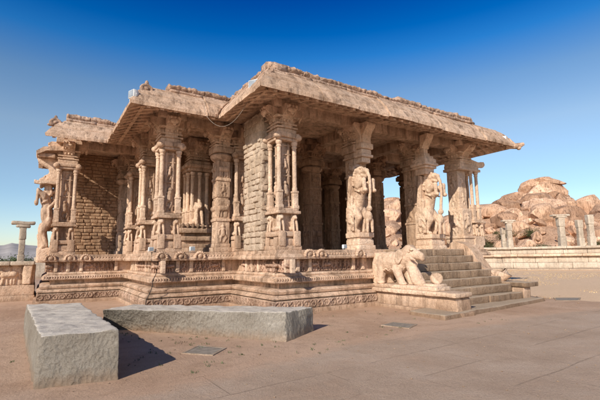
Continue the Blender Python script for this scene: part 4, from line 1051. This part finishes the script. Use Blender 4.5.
for x in pxs:
    row = []
    for q in ds:
        p = frompx(x, 200, q); p.z = hillz(x, q) - .25
        n = noise.noise_vector(p * .16) * 1.0 + noise.noise_vector(p * .45) * .5
        p += n * min(1, max(0, (q - D0) / 6)) ; row.append(bm.verts.new(p))
    g.append(row)
for i in range(len(pxs) - 1):
    for j in range(len(ds) - 1): bm.faces.new((g[i][j], g[i + 1][j], g[i + 1][j + 1], g[i][j + 1]))
tag(obj('rocky_hill', bm, 'rock', None, 40), kind='structure')
BM_ = []
for s in range(9):
    bm = bmesh.new(); g_ = bmesh.ops.create_icosphere(bm, subdivisions=4, radius=1)
    off = V((s * 7.3, s * 3.1, 0))
    # planar cuts give fractured faces
    rn = random.Random(60 + s); planes = [(V((rn.gauss(0, 1), rn.gauss(0, 1), rn.gauss(0, .8))).normalized(), rn.uniform(.5, .84)) for _ in range(14)]
    for v in bm.verts:
        p = v.co.copy()
        for n_, d_ in planes:
            e = p.dot(n_) - d_
            if e > 0: p -= n_ * e * .96
        p += noise.noise_vector(v.co * 1.7 + off) * .07 + noise.noise_vector(v.co * 5 + off) * .03 + noise.noise_vector(v.co * 13 + off) * .012
        v.co = p
    me = bpy.data.meshes.new('boulder'); bmesh.ops.recalc_face_normals(bm, faces=bm.faces); bm.to_mesh(me); bm.free(); me.materials.append(M['rock'])
    me.polygons.foreach_set('use_smooth', [True] * len(me.polygons)); me.set_sharp_from_angle(angle=math.radians(24)); BM_.append(me)
rn = random.Random(21); cnt = 0
def boulder(p, s, label, group='boulders heaped over the rocky hill', e=None):
    o = bpy.data.objects.new('boulder', rn.choice(BM_)); COL.objects.link(o); o.location = p
    o.scale = (s * rn.uniform(.9, 1.5), s * rn.uniform(.8, 1.2), s * rn.uniform(.55, .85)) if e is None else e
    o.rotation_euler = (rn.uniform(-.4, .4), rn.uniform(-.4, .4), rn.uniform(0, 6.28)) if e is None else (rn.uniform(-.1, .1), rn.uniform(-.1, .1), -.6)
    tag(o, label, 'boulder', group)
for i in range(285):
    px = rn.uniform(375, 640); f = rn.uniform(.0, 1.) ** 1.15 ; dist = D0 + (D1 - D0) * f
    p = frompx(px, 200, dist); p.z = hillz(px, dist) + .1
    s = rn.choice([.5, .7, .9, 1.1, 1.4]) if f < .3 else rn.choice([.9, 1.3, 1.9, 2.6, 3.4]) if f < .75 else rn.choice([.8, 1.1, 1.5, 1.9])
    if 565 < px < 588 and f > .4: continue
    p.z -= s * .45 if f > .7 else 0
    boulder(p, s, 'pinkish granite boulder among the many heaped over the rocky hill')
for (px, py, s, lab) in [(549, 178, (4.2, 2.6, 1.1), 'flat capstone on the summit of the rocky hill'), (529, 184, (2.6, 2.6, 2.2), 'rounded summit boulder left of the flat capstone'), (514, 197, (4.2, 3.2, 2.4), 'large rounded boulder on the left shoulder of the hill'), (551, 187, (3.8, 3.2, 2.8), 'large boulder just below the summit capstone, on its right'),
        (520, 207, (6.0, 4, 3.8), 'broad sloping boulder in the middle of the hill face'), (536, 195, (5.2, 4.2, 3.8), 'broad smooth boulder below the summit'), (561, 203, (3.6, 3.0, 2.6), 'boulder on the right slope of the main hill'), (394, 199, (3.4, 2.6, 1.5), 'stacked flat boulder seen through the temple pillars, topmost'), (397, 207, (3.0, 2.6, 1.9), 'boulder second from top of the stack seen through the pillars'),
        (393, 216, (3.2, 2.6, 2.6), 'tall boulder at the foot of the stack seen through the pillars'), (596, 207, (5.5, 4, 3.6), 'dome boulder on the second hill at the right edge')]:
    q_ = frompx(px, py, 112); q_.z -= .9; boulder(q_, 1, lab, e=s)
# scrub bushes
def bush_mesh(seed, n, mat):
    bm = bmesh.new(); q = random.Random(seed)
    for i in range(n):
        c = V((q.gauss(0, .42), q.gauss(0, .42), abs(q.gauss(.38, .27)))); a = V((q.gauss(0, 1), q.gauss(0, 1), q.gauss(0, 1))).normalized(); b = a.orthogonal().normalized(); s = q.uniform(.04, .09)
        bm.faces.new([bm.verts.new(c + x) for x in (-a * s, b * s * .5, a * s, -b * s * .5)])
    for i in range(10): tube(bm, [(0, 0, 0), (q.gauss(0, .15), q.gauss(0, .15), .35), (q.gauss(0, .35), q.gauss(0, .35), .75)], [.03, .02, .008], 5)
    me = bpy.data.meshes.new('shrub'); bm.to_mesh(me); bm.free(); me.materials.append(M[mat]); return me
BU = [bush_mesh(1, 700, 'leaf'), bush_mesh(2, 700, 'leaf'), bush_mesh(3, 600, 'leafgreen')]
def bush(p, s, lab, g='dry scrub bushes at the foot of the hill', m=None):
    o = bpy.data.objects.new('shrub', m or BU[rn.choice([0, 0, 1, 1, 2])]); COL.objects.link(o); o.location = p; o.scale = (s, s, s * .8); o.rotation_euler.z = rn.uniform(0, 6)
    tag(o, lab, 'shrub', g)
for i in range(70):
    px = rn.uniform(378, 620); f = abs(rn.gauss(0, .22)); dist = D0 - 4 + (D1 - D0) * f
    p = frompx(px, 200, dist); p.z = hillz(px, dist); bush(p, rn.uniform(.7, 1.9), 'dry olive scrub bush growing among the boulders of the hill')

# ------------------------------------------------------------------ distant hills and trees on the left
HL = [(-300, 249), (-120, 240), (-60, 246), (0, 245.5), (12, 243.3), (24, 244.3), (34, 245.8), (48, 247), (70, 250), (120, 246), (200, 244), (300, 250)]
bm = bmesh.new(); prev = None
for x in range(-300, 301, 4):
    for (a, b), (c_, d_) in zip(HL, HL[1:]):
        if a <= x <= c_: y = b + (d_ - b) * (x - a) / (c_ - a)
    y += noise.noise(V((x * .13, 0, 0))) * .7
    p = frompx(x, y, 2600); col = []
    dirn_ = V((p.x, p.y, 0)).normalized()
    for k_, (dd, hf) in enumerate([(-650, 0), (-450, .3), (-200, .72), (0, 1), (300, .4), (600, 0)]):
        q = V((p.x, p.y, 0)) + dirn_ * dd; q.z = max(0, p.z) * hf - (1 if hf == 0 else 0) + (noise.noise(q * .01) * 12 * (hf if hf < 1 else 0)); col.append(bm.verts.new(q))
    if prev:
        for a, b, c_, d_ in zip(prev, col, col[1:], prev[1:]): bm.faces.new((a, b, c_, d_))
    prev = col
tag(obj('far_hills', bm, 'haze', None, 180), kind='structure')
for i in range(16):
    p = frompx(-30 + i * 6.5 + rn.uniform(-2, 2), 200, rn.uniform(120, 160)); p.z = 0
    bush(p, rn.uniform(2.4, 4.2), 'green bush in the far plain left of the temple', 'far green bushes on the plain', BU[2])
